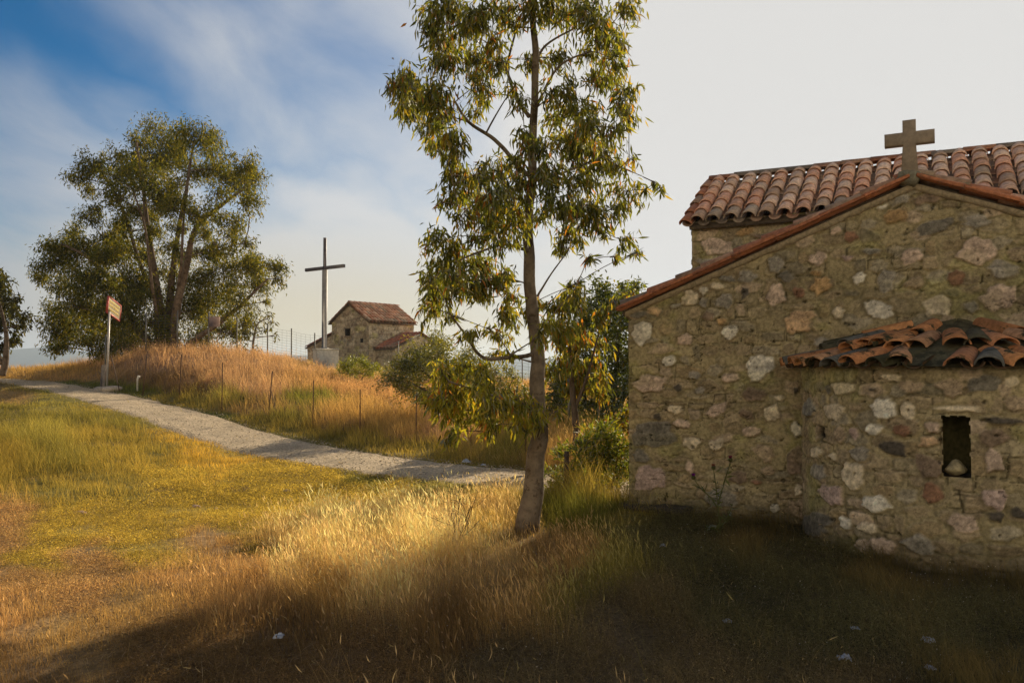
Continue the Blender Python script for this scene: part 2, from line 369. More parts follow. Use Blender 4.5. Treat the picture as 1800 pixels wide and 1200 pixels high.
# px, py, height, colour, kind: 0 headed tall, 1 dry blades, 2 green blades, 3 leafy cover, 4 fluffy hill grass
ZN = [(0, 1000, .05, ORANGE, 3), (0, 1090, .07, ORANGE, 1), (0, 1190, .07, BROWN, 1), (150, 1050, .05, ORANGE, 3), (130, 1100, .06, STRAW, 1), (300, 1010, .07, ORANGE, 1), (260, 1070, .06, STRAW, 1), (300, 1160, .08, BROWN, 3),
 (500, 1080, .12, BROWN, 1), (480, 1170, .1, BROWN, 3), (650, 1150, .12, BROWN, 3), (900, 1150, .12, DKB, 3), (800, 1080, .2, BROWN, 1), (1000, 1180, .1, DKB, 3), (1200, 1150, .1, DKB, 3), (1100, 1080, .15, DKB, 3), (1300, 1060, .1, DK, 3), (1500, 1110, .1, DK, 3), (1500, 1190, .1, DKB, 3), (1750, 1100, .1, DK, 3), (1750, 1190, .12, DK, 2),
 (0, 930, .04, ORANGE, 3), (120, 930, .04, YG, 3), (150, 890, .04, YG, 3), (300, 895, .04, YG, 3), (450, 860, .045, YG, 3), (250, 950, .04, YG, 3), (150, 975, .04, ORANGE, 3), (300, 925, .04, YG, 3), (400, 900, .04, YG, 3), (380, 960, .07, ORANGE, 1), (60, 960, .04, YG, 3),
 (560, 842, .045, YG, 3), (650, 848, .05, OLI, 3), (780, 850, .05, OLI, 3), (480, 830, .05, YG, 3), (400, 815, .07, YG, 2), (700, 838, .05, YG, 3),
 (0, 800, .28, OLI, 2), (0, 850, .2, OLI, 2), (100, 740, .22, OLI, 1), (200, 775, .2, OLI, 2), (280, 800, .14, OLI, 2), (350, 800, .15, YG, 2), (300, 840, .05, YG, 3), (200, 850, .10, OLI, 2), (100, 860, .10, OLI, 2), (0, 890, .05, ORANGE, 3), (0, 720, .12, OLI, 1), (60, 790, .26, OLI, 1), (100, 706, .07, OLI, 1), (230, 745, .2, OLI, 1), (0, 700, .05, STRAW, 1), (170, 722, .08, OLI, 2), (320, 770, .12, YG, 2), (420, 798, .08, YG, 2),
 (590, 925, 0.156, GOLD, 0), (650, 915, 0.172, GOLD, 0), (720, 908, 0.187, GOLD, 0), (800, 905, 0.187, GOLD, 0), (870, 920, 0.172, GOLD, 0), (610, 970, 0.218, GOLD, 0), (530, 965, 0.187, GOLD, 0), (480, 1000, 0.140, GOLD, 0), (700, 960, 0.218, GOLD, 0), (780, 960, 0.218, GOLD, 0), (620, 872, .04, YG, 3), (720, 868, .04, YG, 3), (800, 868, .06, OLI, 3), (500, 885, .04, YG, 3), (540, 868, .04, YG, 3), (450, 925, .05, YG, 3), (650, 1010, .2, GOLD, 0), (850, 985, 0.148, GOLD, 0), (560, 1010, 0.195, STRAW, 1), (420, 1030, .15, ORANGE, 1), (740, 1020, .2, GOLD, 0),
 (940, 990, 0.148, STRAW, 0), (1000, 1000, 0.138, STRAW, 0), (900, 1050, 0.127, STRAW, 0), (830, 1050, 0.133, STRAW, 0), (1060, 1030, .2, OLI, 0), (1000, 910, .25, GREEN, 2), (1060, 890, .14, GREEN, 2), (1120, 925, .06, DK, 3), (1180, 930, .07, DK, 3), (1100, 900, .07, OLI, 2), (1000, 850, .25, GREEN, 2), (990, 800, .4, STRAW, 0), (1050, 830, .4, STRAW, 1), (1020, 870, .35, OLI, 2), (1080, 860, .35, OLI, 2), (880, 860, .2, OLI, 1), (860, 930, .25, OLI, 2),
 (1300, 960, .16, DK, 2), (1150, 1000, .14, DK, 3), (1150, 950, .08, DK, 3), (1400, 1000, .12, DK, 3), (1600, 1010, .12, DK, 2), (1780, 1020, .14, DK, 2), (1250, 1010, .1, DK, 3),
 (100, 655, .22, STRAW, 1), (30, 652, .22, STRAW, 1), (150, 662, .2, ORANGE, 1), (150, 680, .12, GREEN, 2), (250, 640, .35, PT, 4), (310, 640, .35, PT, 4), (400, 650, .35, PT, 4), (480, 660, .35, PT, 4), (540, 665, .35, ORANGE, 4), (600, 690, .3, ORB, 4), (350, 668, .35, PT, 4), (290, 665, .3, BROWN, 4), (330, 685, .3, BROWN, 1), (240, 690, .2, GREEN, 2), (300, 705, .25, OLI, 2), (400, 700, .3, OLI, 4), (450, 690, .35, PT, 4), (460, 715, .3, STRAW, 1), (500, 735, .3, OLI, 1), (600, 735, .33, STRAW, 1), (560, 700, .3, GREEN, 2), (640, 715, .3, STRAW, 4), (700, 755, .35, STRAW, 1), (780, 765, .35, PT, 4), (850, 780, .35, STRAW, 1), (900, 790, .35, OLI, 1), (620, 775, .25, OLI, 2), (520, 770, .2, OLI, 2), (760, 790, .25, OLI, 2), (440, 745, .15, OLI, 2), (360, 735, .15, GREEN, 2), (680, 700, .25, ORB, 4), (660, 680, .2, ORB, 3), (730, 710, .2, ORB, 4), (560, 655, .25, PT, 4), (620, 655, .2, OLI, 3), (950, 750, .35, STRAW, 1), (1050, 770, .35, GREEN, 2)]
_Z = np.array([(a[0], a[1], a[2], *a[3], a[4]) for a in ZN], float)
def _yy(py): return 350 * np.log(np.maximum(py - 585, 20.0))
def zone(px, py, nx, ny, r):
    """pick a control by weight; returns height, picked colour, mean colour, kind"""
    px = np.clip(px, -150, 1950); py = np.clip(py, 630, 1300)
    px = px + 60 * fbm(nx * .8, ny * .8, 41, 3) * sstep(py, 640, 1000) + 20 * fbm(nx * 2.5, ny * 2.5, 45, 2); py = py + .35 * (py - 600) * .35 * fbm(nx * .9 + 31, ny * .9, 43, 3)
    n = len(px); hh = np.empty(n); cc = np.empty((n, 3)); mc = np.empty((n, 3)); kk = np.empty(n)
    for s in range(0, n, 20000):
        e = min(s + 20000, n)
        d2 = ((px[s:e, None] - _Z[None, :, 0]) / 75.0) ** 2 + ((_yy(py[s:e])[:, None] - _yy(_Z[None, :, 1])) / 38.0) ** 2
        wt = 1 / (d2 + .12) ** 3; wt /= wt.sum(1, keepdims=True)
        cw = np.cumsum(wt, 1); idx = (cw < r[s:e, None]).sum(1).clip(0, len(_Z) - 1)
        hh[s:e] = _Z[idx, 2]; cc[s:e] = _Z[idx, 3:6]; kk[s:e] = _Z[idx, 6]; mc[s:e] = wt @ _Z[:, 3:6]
    return hh, cc, mc, kk

# ------------------------------------------------------------------ ground sheet
def axis(lo, hi, step, far, k=1.16):
    a = list(np.arange(lo, hi + 1e-6, step)); s = step; x = a[-1]; y = a[0]; up = []; dn = []
    while x < far: s *= k; x += s; up.append(x)
    s = step
    while y > -far: s *= k; y -= s; dn.append(y)
    return np.array(dn[::-1] + a + up)
gx = axis(-26, 14, .16, 5000); gy = axis(-1, 40, .16, 5000)
GX, GY = np.meshgrid(gx, gy); GZ = H(GX, GY)
pd = path_dist(GX, GY); GZ = GZ - .05 * (1 - sstep(pd, .75, 1.05)) * (pd < 2)
ppx, ppy = project(GX.ravel(), GY.ravel(), GZ.ravel())
r_ = rng.random(GX.size)
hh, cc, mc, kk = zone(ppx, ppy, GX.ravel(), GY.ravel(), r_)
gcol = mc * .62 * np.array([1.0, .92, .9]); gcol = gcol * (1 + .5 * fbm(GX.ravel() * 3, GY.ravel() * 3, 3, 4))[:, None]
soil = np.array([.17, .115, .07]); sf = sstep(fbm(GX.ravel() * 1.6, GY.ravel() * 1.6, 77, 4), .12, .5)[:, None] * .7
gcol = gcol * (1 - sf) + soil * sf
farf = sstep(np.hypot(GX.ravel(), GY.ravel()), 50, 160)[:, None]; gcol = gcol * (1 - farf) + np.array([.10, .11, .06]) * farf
ny_, nx_ = GX.shape; i = np.arange(ny_ - 1)[:, None] * nx_; j = np.arange(nx_ - 1)[None, :]
Q = np.stack([i + j, i + j + 1, i + nx_ + j + 1, i + nx_ + j], -1).reshape(-1, 4)
M_ground = mat_solid('dry_soil', .95, 14, .35, .8, 45, .03, spec=.1)
g = mesh('ground', np.stack([GX.ravel(), GY.ravel(), GZ.ravel()], -1), [Q], M_ground, None, gcol, True); g['kind'] = 'structure'

# ------------------------------------------------------------------ path
PLf = catmull(PC, 60); tn = nrm(np.gradient(PLf, axis=0)); nn = np.stack([-tn[:, 1], tn[:, 0]], -1)
m_ = 17; off = np.linspace(-1, 1, m_)
V = []; 
wv = PHW * (1 + .10 * fbm(np.arange(len(PLf)) * .12, np.zeros(len(PLf)), 61, 4)); wv2 = PHW * (1 + .10 * fbm(np.arange(len(PLf)) * .12, np.ones(len(PLf)) * 9, 62, 4))
wr = np.where(off[None, :] < 0, wv[:, None], wv2[:, None]) * off[None, :]
X = PLf[:, None, 0] + nn[:, None, 0] * wr; Y = PLf[:, None, 1] + nn[:, None, 1] * wr
Z = H(X, Y) + .012 - .05 * (np.abs(off)[None, :] ** 8) + .006 * fbm(X * 4, Y * 4, 13, 3) - .015 * np.exp(-((np.abs(off) - .5) / .15) ** 2)[None, :]
n_ = len(PLf); i = np.arange(n_ - 1)[:, None] * m_; j = np.arange(m_ - 1)[None, :]
Q = np.stack([i + j, i + m_ + j, i + m_ + j + 1, i + j + 1], -1).reshape(-1, 4)
pc = np.array([.52, .40, .265])[None, :] * (1 + .25 * fbm(X.ravel() * 3, Y.ravel() * 3, 23, 5))[:, None]
M_path = mat_solid('gravel', .95, 26, .45, 1.0, 22, .05, spec=.15)
p_ = mesh('path', np.stack([X.ravel(), Y.ravel(), Z.ravel()], -1), [Q], M_path, None, pc, True); p_['kind'] = 'structure'

# ------------------------------------------------------------------ far hills
def ridge(name, y0, x0, x1, hfun, thick, col):
    xs = np.linspace(x0, x1, 160); t = np.linspace(0, 1, 14)
    hgt = hfun(xs); X = np.repeat(xs[:, None], 14, 1); Y = y0 + thick * (t[None, :] - .5) * 2 + 0 * X
    prof = np.sin(np.pi * t) ** .8
    Z = -24 + prof[None, :] * (hgt[:, None] + 24) + 18 * fbm(X / 160, Y / 160, 8, 4) * prof[None, :]
    n, m = X.shape; i = np.arange(n - 1)[:, None] * m; j = np.arange(m - 1)[None, :]
    Q = np.stack([i + j, i + m + j, i + m + j + 1, i + j + 1], -1).reshape(-1, 4)
    o = mesh(name, np.stack([X.ravel(), Y.ravel(), Z.ravel()], -1), [Q], M_hill, None, np.tile(np.array(col), (n * m, 1)) * (1 + .3 * fbm(X.ravel() / 90, Y.ravel() / 90, 3, 4))[:, None], True)
    o['kind'] = 'structure'; return o
M_hill = mat_solid('hill_scrub', .95, .01, .2, 0, spec=.1)
ridge('hills', 3600, -5200, 4200, lambda x: 6 + 62 * np.exp(-((x + 2080) / 330) ** 2) + 34 * np.exp(-((x + 1200) / 480) ** 2) + 30 * np.exp(-((x + 3000) / 600) ** 2) + 26 * np.exp(-((x - 200) / 900) ** 2) + 10 * fbm(x / 300, x * 0, 4, 4), 420, (.06, .075, .05))

# ------------------------------------------------------------------ near chapel
A0 = np.array([3.84, 7.57]); U = np.array([.883, -.469]); W = np.array([.469, .883]); U /= np.linalg.norm(U); W /= np.linalg.norm(W)
U3 = np.array([*U, 0]); W3 = np.array([*W, 0]); Z3 = np.array([0, 0, 1.0]); A3 = np.array([*A0, 0])
CU, CR = .34, 1.36                       # apse centre along the wall, radius
HALF = 2.87; EAVE = 2.22; APEX = 3.36; BW0 = 2.66; BW1 = 5.3; BE = 3.62; BR = 4.44
def L(u, w, z): return A3 + u * U3 + w * W3 + z * Z3
def px_wall(px, py):
    r = ray(px, py); t = (A0 @ W) / (r[:2] @ W); P = r * t
    return P[:2] @ U - A0 @ U, EYE + P[2]
def px_apse(px, py):
    r = ray(px, py); C = A0 + CU * U; a = r[:2] @ r[:2]; b = -2 * (r[:2] @ C); c = C @ C - CR * CR; D = b * b - 4 * a * c
    if D < 0: return None
    t = (-b - math.sqrt(D)) / (2 * a); P = r * t; d = P[:2] - C; al = math.atan2(d @ U, -(d @ W))
    return al * CR, EYE + P[2]
MORT = np.array([.36, .29, .165])
CRM = (.60, .50, .36); WHT = (.66, .60, .50); PNK = (.52, .39, .30); GRY = (.30, .265, .215); SLT = (.18, .16, .13); BRN = (.23, .165, .115); RBR = (.24, .13, .08)
OCH = (.42, .27, .13); PEA = (.55, .37, .22); BGR = (.24, .225, .20); TAN = (.36, .27, .18); DRK = (.09, .075, .06); ROS = (.42, .31, .27); BLK = (.025, .02, .015)
S5 = [(1183,478,55,28,OCH),(1350,527,75,30,SLT),(1525,505,62,28,GRY),(1540,628,75,58,PNK),(855,660,35,28,PNK),(980,655,22,12,ROS),(935,543,22,14,PNK),(682,685,32,35,GRY),(560,735,45,22,GRY),(475,743,35,15,SLT),
 (435,778,35,14,CRM),(318,827,33,35,CRM),(375,793,22,18,WHT),(168,880,35,17,PEA),(95,895,45,15,SLT),(115,973,47,45,WHT),(680,812,43,43,PNK),(780,800,25,22,RBR),(870,770,45,33,OCH),(850,720,22,9,OCH),(1030,745,28,22,WHT),
 (1145,755,38,42,GRY),(1255,650,45,35,PNK),(1080,632,38,13,BGR),(770,930,62,40,PEA),(800,895,58,18,PEA),(945,892,25,26,CRM),(1120,877,62,37,WHT),(1365,858,60,40,CRM),(1620,825,80,50,PNK),(1645,708,70,30,GRY),(465,840,38,25,GRY),
 (1215,410,35,20,GRY),(1130,440,18,10,WHT),(490,970,35,30,WHT),(230,1093,25,20,WHT),(620,1105,57,45,WHT),(490,1158,37,18,PNK),(455,925,18,16,OCH),(300,1003,28,22,PNK),(375,850,20,18,GRY),(1270,760,40,25,TAN),
 (1000,565,32,26,RBR),(1700,640,40,30,TAN),(1320,410,60,22,BRN),(560,575,30,14,TAN),(720,740,30,25,SLT),(550,800,14,22,DRK),(1440,740,40,28,RBR),(1500,860,30,25,GRY),(1180,1000,25,12,WHT),(880,1010,40,20,GRY),(400,900,25,22,BRN),(260,860,20,12,GRY)]
S6 = [(145,280,72,33,PNK),(165,490,95,55,SLT),(110,580,35,25,SLT),(150,665,70,50,ROS),(255,385,30,17,CRM),(430,385,50,22,PNK),(322,525,38,24,CRM),(425,535,32,24,CRM),(580,475,37,22,PNK),(665,400,33,32,CRM),(590,320,48,30,BRN),
 (285,445,35,20,PNK),(555,400,35,20,BRN),(640,570,50,28,TAN),(525,670,45,25,BRN),(650,640,30,18,TAN),(600,690,22,9,RBR),(450,760,80,35,GRY),(315,625,18,25,PNK),(340,240,30,18,GRY),(360,300,26,14,GRY),(180,410,16,14,DRK),(265,290,20,12,DRK),
 (820,380,27,38,BGR),(925,393,40,36,CRM),(960,290,45,28,CRM),(1135,380,62,42,WHT),(1240,385,25,38,CRM),(770,465,20,35,WHT),(868,485,16,27,BLK),(950,490,27,33,TAN),(1013,483,16,25,ROS),(1095,465,35,18,WHT),(1212,472,42,27,RBR),(1180,543,60,27,DRK),
 (1035,570,40,34,GRY),(852,565,25,25,CRM),(925,585,15,15,CRM),(770,600,45,60,BRN),(860,650,32,32,GRY),(1008,665,50,53,CRM),(910,745,50,43,ROS),(1098,778,62,35,WHT),(972,860,30,27,WHT),(1072,880,32,24,CRM),(785,800,55,40,TAN),(775,720,20,22,CRM),
 (675,798,22,22,WHT),(825,875,55,35,SLT),(1130,960,60,35,PNK),(1045,955,35,30,PNK),(1290,955,75,40,GRY),(1345,455,32,25,PNK),(1325,520,45,22,PEA),(1330,625,60,45,BRN),(1340,735,50,42,RBR),(1605,755,65,45,ROS),(1475,860,65,35,PNK),(1555,275,80,38,SLT),
 (1420,290,55,40,TAN),(1675,265,30,20,CRM),(1450,382,90,14,CRM),(1600,500,60,35,BRN),(1640,430,80,16,DRK),(1690,355,45,35,TAN),(1165,245,40,15,CRM),(1610,830,40,20,DRK),(1600,600,45,50,PNK),(1710,820,40,20,DRK),(765,300,9,16,DRK),(905,295,12,14,SLT),(1085,298,20,7,DRK),(1250,280,60,22,TAN),(700,330,20,12,CRM)]
stA = []; stW = []
for (lst, oy) in ((S5, 180), (S6, 560)):
    for (x, y, a, b, c) in lst:
        px, py = 1080 + x / 2.4, oy + y / 2.4
        onap = py > 640 and px > 1400
        q = px_apse(px, py) if onap else None
        if q is not None and abs(q[0]) < 1.55 * CR: 
            q1 = px_apse(px + 3, py); sx = abs(q1[0] - q[0]) / 3; q2 = px_apse(px, py + 3); sz = abs(q2[1] - q[1]) / 3
            stA.append((q[0], q[1], a / 2.4 * sx, b / 2.4 * sz, c))
        else:
            q = px_wall(px, py); q1 = px_wall(px + 3, py); q2 = px_wall(px, py + 3)
            stW.append((q[0], q[1], a / 2.4 * abs(q1[0] - q[0]) / 3, b / 2.4 * abs(q2[1] - q[1]) / 3, c))
def fillers(s0, s1, z0, z1, seed, kk=1.0, pale=False):
    r = np.random.default_rng(seed); out = []; z = z0; pal = [TAN, BRN, TAN, GRY, (.30, .24, .15), (.27, .20, .13), PNK, (.33, .27, .18), (.30, .21, .12), SLT, BRN]
    if pale: pal = [CRM, TAN, (.45, .36, .25), BRN, (.5, .4, .28), TAN, GRY, (.40, .30, .2)]
    while z < z1:
        h = r.uniform(.07, .17) * kk; s = s0 + r.uniform(-.2, 0)
        while s < s1:
            wd = r.uniform(.10, .34) * kk
            if r.random() < .86:
                c = np.array(pal[r.integers(len(pal))]) * r.uniform(.75, 1.15)
                if not pale: c = c * .62 + MORT * .38
                out.append((s + wd / 2, z + h / 2 + r.normal() * .012, wd / 2 * r.uniform(.72, 1.0), h / 2 * r.uniform(.75, 1.05), tuple(c)))
            s += wd
        z += h
    return out
def stone_field(S, Z, hand, fill, seed, mort=MORT, k=1.0):
    r = np.random.default_rng(seed)
    D = .010 * fbm(S * 4, Z * 5, seed, 4) + .002 * fbm(S * 28, Z * 28, seed + 5, 3); D = D * k
    Cc = np.empty(S.shape + (3,)); Cc[:] = mort
    Cc *= (1 + .30 * fbm(S * 2.2, Z * 2.2, seed + 2, 4) + .16 * fbm(S * 17, Z * 17, seed + 3, 3))[..., None]
    warm = sstep(fbm(S * 1.3, Z * 1.3, seed + 8, 4), .05, .5)[..., None] * .45
    Cc = Cc * (1 - warm) + Cc * np.array([.86, .9, .8]) * .8 * warm
    w1 = .028 * fbm(S * 9, Z * 9, seed + 11, 3); w2 = .028 * fbm(S * 9, Z * 9, seed + 12, 3)
    f1 = fbm(S * 22, Z * 22, seed + 13, 4); f2 = fbm(S * 7, Z * 30, seed + 14, 3)
    HM = np.zeros(S.shape)
    for li, lst in enumerate((fill, hand)):
        for (cs, cz, a, b, c) in lst:
            m = (np.abs(S - cs) < a * 1.7 + .03) & (np.abs(Z - cz) < b * 1.7 + .03)
            if not m.any(): continue
            ds = (S[m] - cs + w1[m] * k) / a; dzz = (Z[m] - cz + w2[m] * k) / b
            rot = r.normal() * .15; ds, dzz = ds * math.cos(rot) - dzz * math.sin(rot) * b / a, ds * math.sin(rot) * a / b + dzz * math.cos(rot)
            ang = np.arctan2(dzz, ds); p = r.uniform(2.1, 3.6)
            q = (np.abs(ds) ** p + np.abs(dzz) ** p) ** (1 / p)
            th_ = np.sort(r.uniform(0, 2 * np.pi, 7)) * .5 + np.linspace(0, 2 * np.pi, 7, endpoint=False) * .5 + r.uniform(0, 6)
            qp = np.max([(ds * math.cos(t_) + dzz * math.sin(t_)) / r.uniform(.78, 1.0) for t_ in th_], axis=0); q = .35 * q + .65 * qp
            edge = 1 + .05 * np.cos(2 * ang + r.uniform(0, 6)) + .05 * np.cos(3 * ang + r.uniform(0, 6)) + .06 * np.cos(5 * ang + r.uniform(0, 6)) + .04 * np.cos(8 * ang + r.uniform(0, 6))
            e = edge - q
            wd = .008 * k / min(a, b)
            mask = sstep(e, -wd, wd); groove = np.exp(-((e + 2.0 * wd) / (1.3 * wd)) ** 2)
            deep = c[0] < .04
            hgt = (r.uniform(.012, .024) if li else r.uniform(.001, .009)) * k
            if deep: hgt = -.07
            tilt = r.normal() * .005 * k * ds + r.normal() * .005 * k * dzz
            top = hgt * (1 - .18 * q ** 2) + tilt + .004 * k * f1[m] + .004 * k * f2[m]
            D[m] = D[m] * (1 - mask) + top * mask - groove * (.010 if li else .006) * k * r.uniform(.3, 1.2)
            cv = np.array(c) * r.uniform(.9, 1.08)
            cr = cv[None, :] * (1 + .5 * f1[m] + .3 * f2[m])[:, None]; cr = cr * (1 - .45 * sstep(np.abs(f2[m] + .4 * f1[m]), .035, .0))[:, None]
            if li: HM[m] = np.maximum(HM[m], sstep(e, -3 * wd, 0))
            fade = mask * (1.0 if li else .85)
            Cc[m] = Cc[m] * (1 - .35 * groove[:, None] * (0.5 + .5 * f1[m][:, None])) * (1 - fade[:, None]) + cr * fade[:, None]
    # thin incised joint lines and open cracks
    wob1 = .04 * fbm(S * 3.2, Z * 3.2, seed + 31, 3); wob2 = .04 * fbm(S * 3.2, Z * 3.2, seed + 32, 3)
    lw = .0055 * max(1.0, k * .9)
    for (cs, cz, a, b, c) in fill:
        if r.random() > .30: continue
        a2, b2 = a * 1.12, b * 1.12
        m = (np.abs(S - cs) < a2 + .04) & (np.abs(Z - cz) < b2 + .04)
        if not m.any(): continue
        ds = np.abs(S[m] - cs + wob1[m]); dq = np.abs(Z[m] - cz + wob2[m])
        sd = np.abs(np.maximum(ds - a2, dq - b2)); ln = sstep(sd, lw * 1.6, lw * .4) * (f1[m] > -.1) * (1 - HM[m])
        D[m] -= .009 * k * ln; Cc[m] *= (1 - .55 * ln)[:, None]
    ck = sstep(np.abs(fbm(S * 1.7 + 3, Z * 4.2, seed + 41, 5)), .012, .002) * (fbm(S * 1.1, Z * 1.1, seed + 42, 2) > .08)
    D -= .014 * k * ck; Cc *= (1 - .7 * ck)[..., None]
    pit = sstep(fbm(S * 13, Z * 17, seed + 44, 3), .52, .60); D -= .022 * k * pit; Cc *= (1 - .65 * pit)[..., None]
    lich = (sstep(fbm(S * 2.1, Z * 2.8, seed + 51, 5), .18, .42) * .55 * (1 - .75 * HM))[..., None]; Cc = Cc * (1 - lich) + np.array([.27, .25, .09]) * (Cc.mean(-1, keepdims=True) / .24) * lich
    return D, np.clip(Cc, .01, .8)
def wallgrid(name, P_of, N_of, s0, s1, z0, ztop, ds, seed, hand, fill, parent, mat=M_stone, hole=None, mort=MORT, k=1.0, moss_shade=None):
    ns = int((s1 - s0) / ds) + 1; s = np.linspace(s0, s1, ns); zt = ztop(s); nz = int((zt.max() - z0) / ds) + 1
    S = np.repeat(s[:, None], nz, 1); v = np.linspace(0, 1, nz)[None, :]; Zz = z0 + v * (zt[:, None] - z0)
    D, C = stone_field(S, Zz, hand, fill, seed, mort, k)
    if moss_shade is not None: C = C * moss_shade(S, Zz)[..., None]
    P = P_of(S, Zz) + N_of(S)[..., :] * D[..., None]
    i = np.arange(ns - 1)[:, None] * nz; j = np.arange(nz - 1)[None, :]
    Q = np.stack([i + j, i + nz + j, i + nz + j + 1, i + j + 1], -1)
    if hole is not None:
        sm = .5 * (S[:-1, :-1] + S[1:, 1:]); zm = .5 * (Zz[:-1, :-1] + Zz[1:, 1:])
        Q = Q[~hole(sm, zm)]
    return mesh(name, P.reshape(-1, 3), [Q.reshape(-1, 4)], mat, parent, C.reshape(-1, 3), False)

chapel = empty('stone_chapel', tuple(L(0, 2.5, 0)), 'large near stone chapel with rounded apse, tiled roofs and a small gable cross', 'chapel')
def base_shade(S, Z): return 1 - .45 * sstep(Z + .12 * fbm(S * 2, Z * 2, 71, 4), .35, .0)  # wall colour darkened towards the base, shade painted in
ztg = lambda s: EAVE + (APEX - EAVE) * (1 - np.abs(s) / HALF) - .03
def ga_P(S, Z): return A3 + S[..., None] * U3 + Z[..., None] * Z3
def ga_N(S): return np.broadcast_to(-W3, S.shape + (3,))
def ga_moss_shade(S, Z):
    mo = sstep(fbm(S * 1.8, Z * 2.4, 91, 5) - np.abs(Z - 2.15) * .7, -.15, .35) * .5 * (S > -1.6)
    return base_shade(S, Z) * (1 - mo * .55)
wallgrid('wall', ga_P, ga_N, -HALF, HALF, -.3, ztg, .0105, 101, stW, fillers(-HALF, HALF, -.3, APEX, 5), chapel, moss_shade=ga_moss_shade)
# mortar bedding band under the verge
for sg in (-1, 1):
    ac = Acc(); n = 60; t = np.linspace(0, 1, n)
    uu = sg * HALF * (1 - t) * 1.01; zz = EAVE + (APEX - EAVE) * t - .035
    dd = .018 * fbm(t * 30, t * 0, 33 + sg, 3)
    for lo, hi, ww in ((-.075, .0, -.028),):
        V = []
        for k2 in range(n):
            V += [L(uu[k2], .05, zz[k2] + lo + dd[k2]), L(uu[k2], ww, zz[k2] + lo * .7 + dd[k2]), L(uu[k2], ww - .01, zz[k2] + hi), L(uu[k2], .05, zz[k2] + hi + .01)]
        i = np.arange(n - 1)[:, None] * 4; j = np.arange(4)[None, :]; j2 = (j + 1) % 4
        ac.add(V, np.stack([i + j, i + j2, i + 4 + j2, i + 4 + j], -1).reshape(-1, 4), None, (.30, .235, .15))
    ac.build('mortar_band', M_stone, chapel, True)
# side walls of the low arm, plain walls of the taller block
def flatP(o, d): return lambda S, Z: o + S[..., None] * d + Z[..., None] * Z3
def flatN(n): return lambda S: np.broadcast_to(n, S.shape + (3,))
cst = lambda z: (lambda s: np.full(s.shape, z))
wallgrid('wall', flatP(L(-HALF, BW0, 0), -W3), flatN(-U3), 0, BW0, -.3, cst(EAVE), .02, 103, [], fillers(0, BW0, -.3, EAVE, 6), chapel, moss_shade=base_shade)
wallgrid('wall', flatP(L(HALF, 0, 0), W3), flatN(U3), 0, BW0, -.3, cst(EAVE), .03, 104, [], fillers(0, BW0, -.3, EAVE, 7), chapel, moss_shade=base_shade)
bs = [(.35, 3.25, .22, .13, PNK), (.75, 3.42, .13, .05, OCH), (.9, 3.28, .06, .03, OCH), (.25, 2.75, .16, .08, TAN), (.3, 3.0, .25, .05, GRY), (1.2, 3.05, .2, .1, TAN), (1.1, 3.3, .25, .04, BRN)]
wallgrid('wall', flatP(L(-HALF, BW0, 0), U3), flatN(-W3), 0, 2 * HALF, 1.9, cst(BE), .013, 105, bs, fillers(0, 2 * HALF, 1.9, BE, 8, 1.2), chapel)
zb = lambda s: BE + (BR - BE) * (1 - np.abs(s - (BW1 - BW0) / 2) / ((BW1 - BW0) / 2))
wallgrid('wall', flatP(L(-HALF, BW1, 0), -W3), flatN(-U3), 0, BW1 - BW0, -.3, zb, .025, 106, [], fillers(0, 3, -.3, BR, 9), chapel, moss_shade=base_shade)
wallgrid('wall', flatP(L(HALF, BW0, 0), W3), flatN(U3), 0, BW1 - BW0, -.3, zb, .03, 107, [], fillers(0, 3, -.3, BR, 10), chapel, moss_shade=base_shade)
wallgrid('wall', flatP(L(HALF, BW1, 0), -U3), flatN(W3), 0, 2 * HALF, -.3, cst(BE), .04, 108, [], fillers(0, 6, -.3, BE, 12), chapel)
# apse
AZ = 1.60
q0 = px_apse(1656, 730); q1 = px_apse(1707, 840)
wS0, wS1, wZ1, wZ0 = q0[0], q1[0], q0[1], q1[1]
def ap_P(S, Z):
    a = S / CR; return A3 + CU * U3 + CR * (np.sin(a)[..., None] * U3 - np.cos(a)[..., None] * W3) + Z[..., None] * Z3
def ap_N(S): a = S / CR; return np.sin(a)[..., None] * U3 - np.cos(a)[..., None] * W3
def hole(s, z): 
    return (s > wS0 + .012 * vnoise(z * 22, z * 0, 3)) & (s < wS1 + .012 * vnoise(z * 22, z * 0, 4)) & (z > wZ0 + .01 * vnoise(s * 30, s * 0, 5)) & (z < wZ1 + .01 * vnoise(s * 30, s * 0, 6))
apse = wallgrid('apse', ap_P, ap_N, -math.pi / 2 * CR, math.pi / 2 * CR, -.3, cst(AZ + .02), .010, 111, stA, fillers(-2.2, 2.2, -.3, AZ, 13), chapel, hole=hole, moss_shade=base_shade)
# window slit: inner reveal and back, one mesh
ac = Acc(); ns = 10
ca = .5 * (wS0 + wS1); nI = -ap_N(np.array([ca]))[0]
def rq(s, z, dpt): p = ap_P(np.array([s]), np.array([z]))[0] + nI * dpt; return p
e_ = .012
def sheet(p00, p10, p11, p01, n, seed, col):
    a, b = np.meshgrid(np.linspace(0, 1, n), np.linspace(0, 1, n), indexing='ij')
    P = (1 - a)[..., None] * (1 - b)[..., None] * p00 + a[..., None] * (1 - b)[..., None] * p10 + a[..., None] * b[..., None] * p11 + (1 - a)[..., None] * b[..., None] * p01
    nrml = nrm(np.cross(p10 - p00, p01 - p00)); d = .018 * fbm(a * 5 + seed, b * 5, seed, 4) * np.sin(np.pi * a) ** .3 
    P = P + d[..., None] * nrml
    i = np.arange(n - 1)[:, None] * n; j = np.arange(n - 1)[None, :]
    ac.add(P.reshape(-1, 3), np.stack([i + j, i + n + j, i + n + j + 1, i + j + 1], -1).reshape(-1, 4), None, np.array(col) * (1 + .3 * fbm(a * 4, b * 4, seed, 3)).reshape(-1, 1))
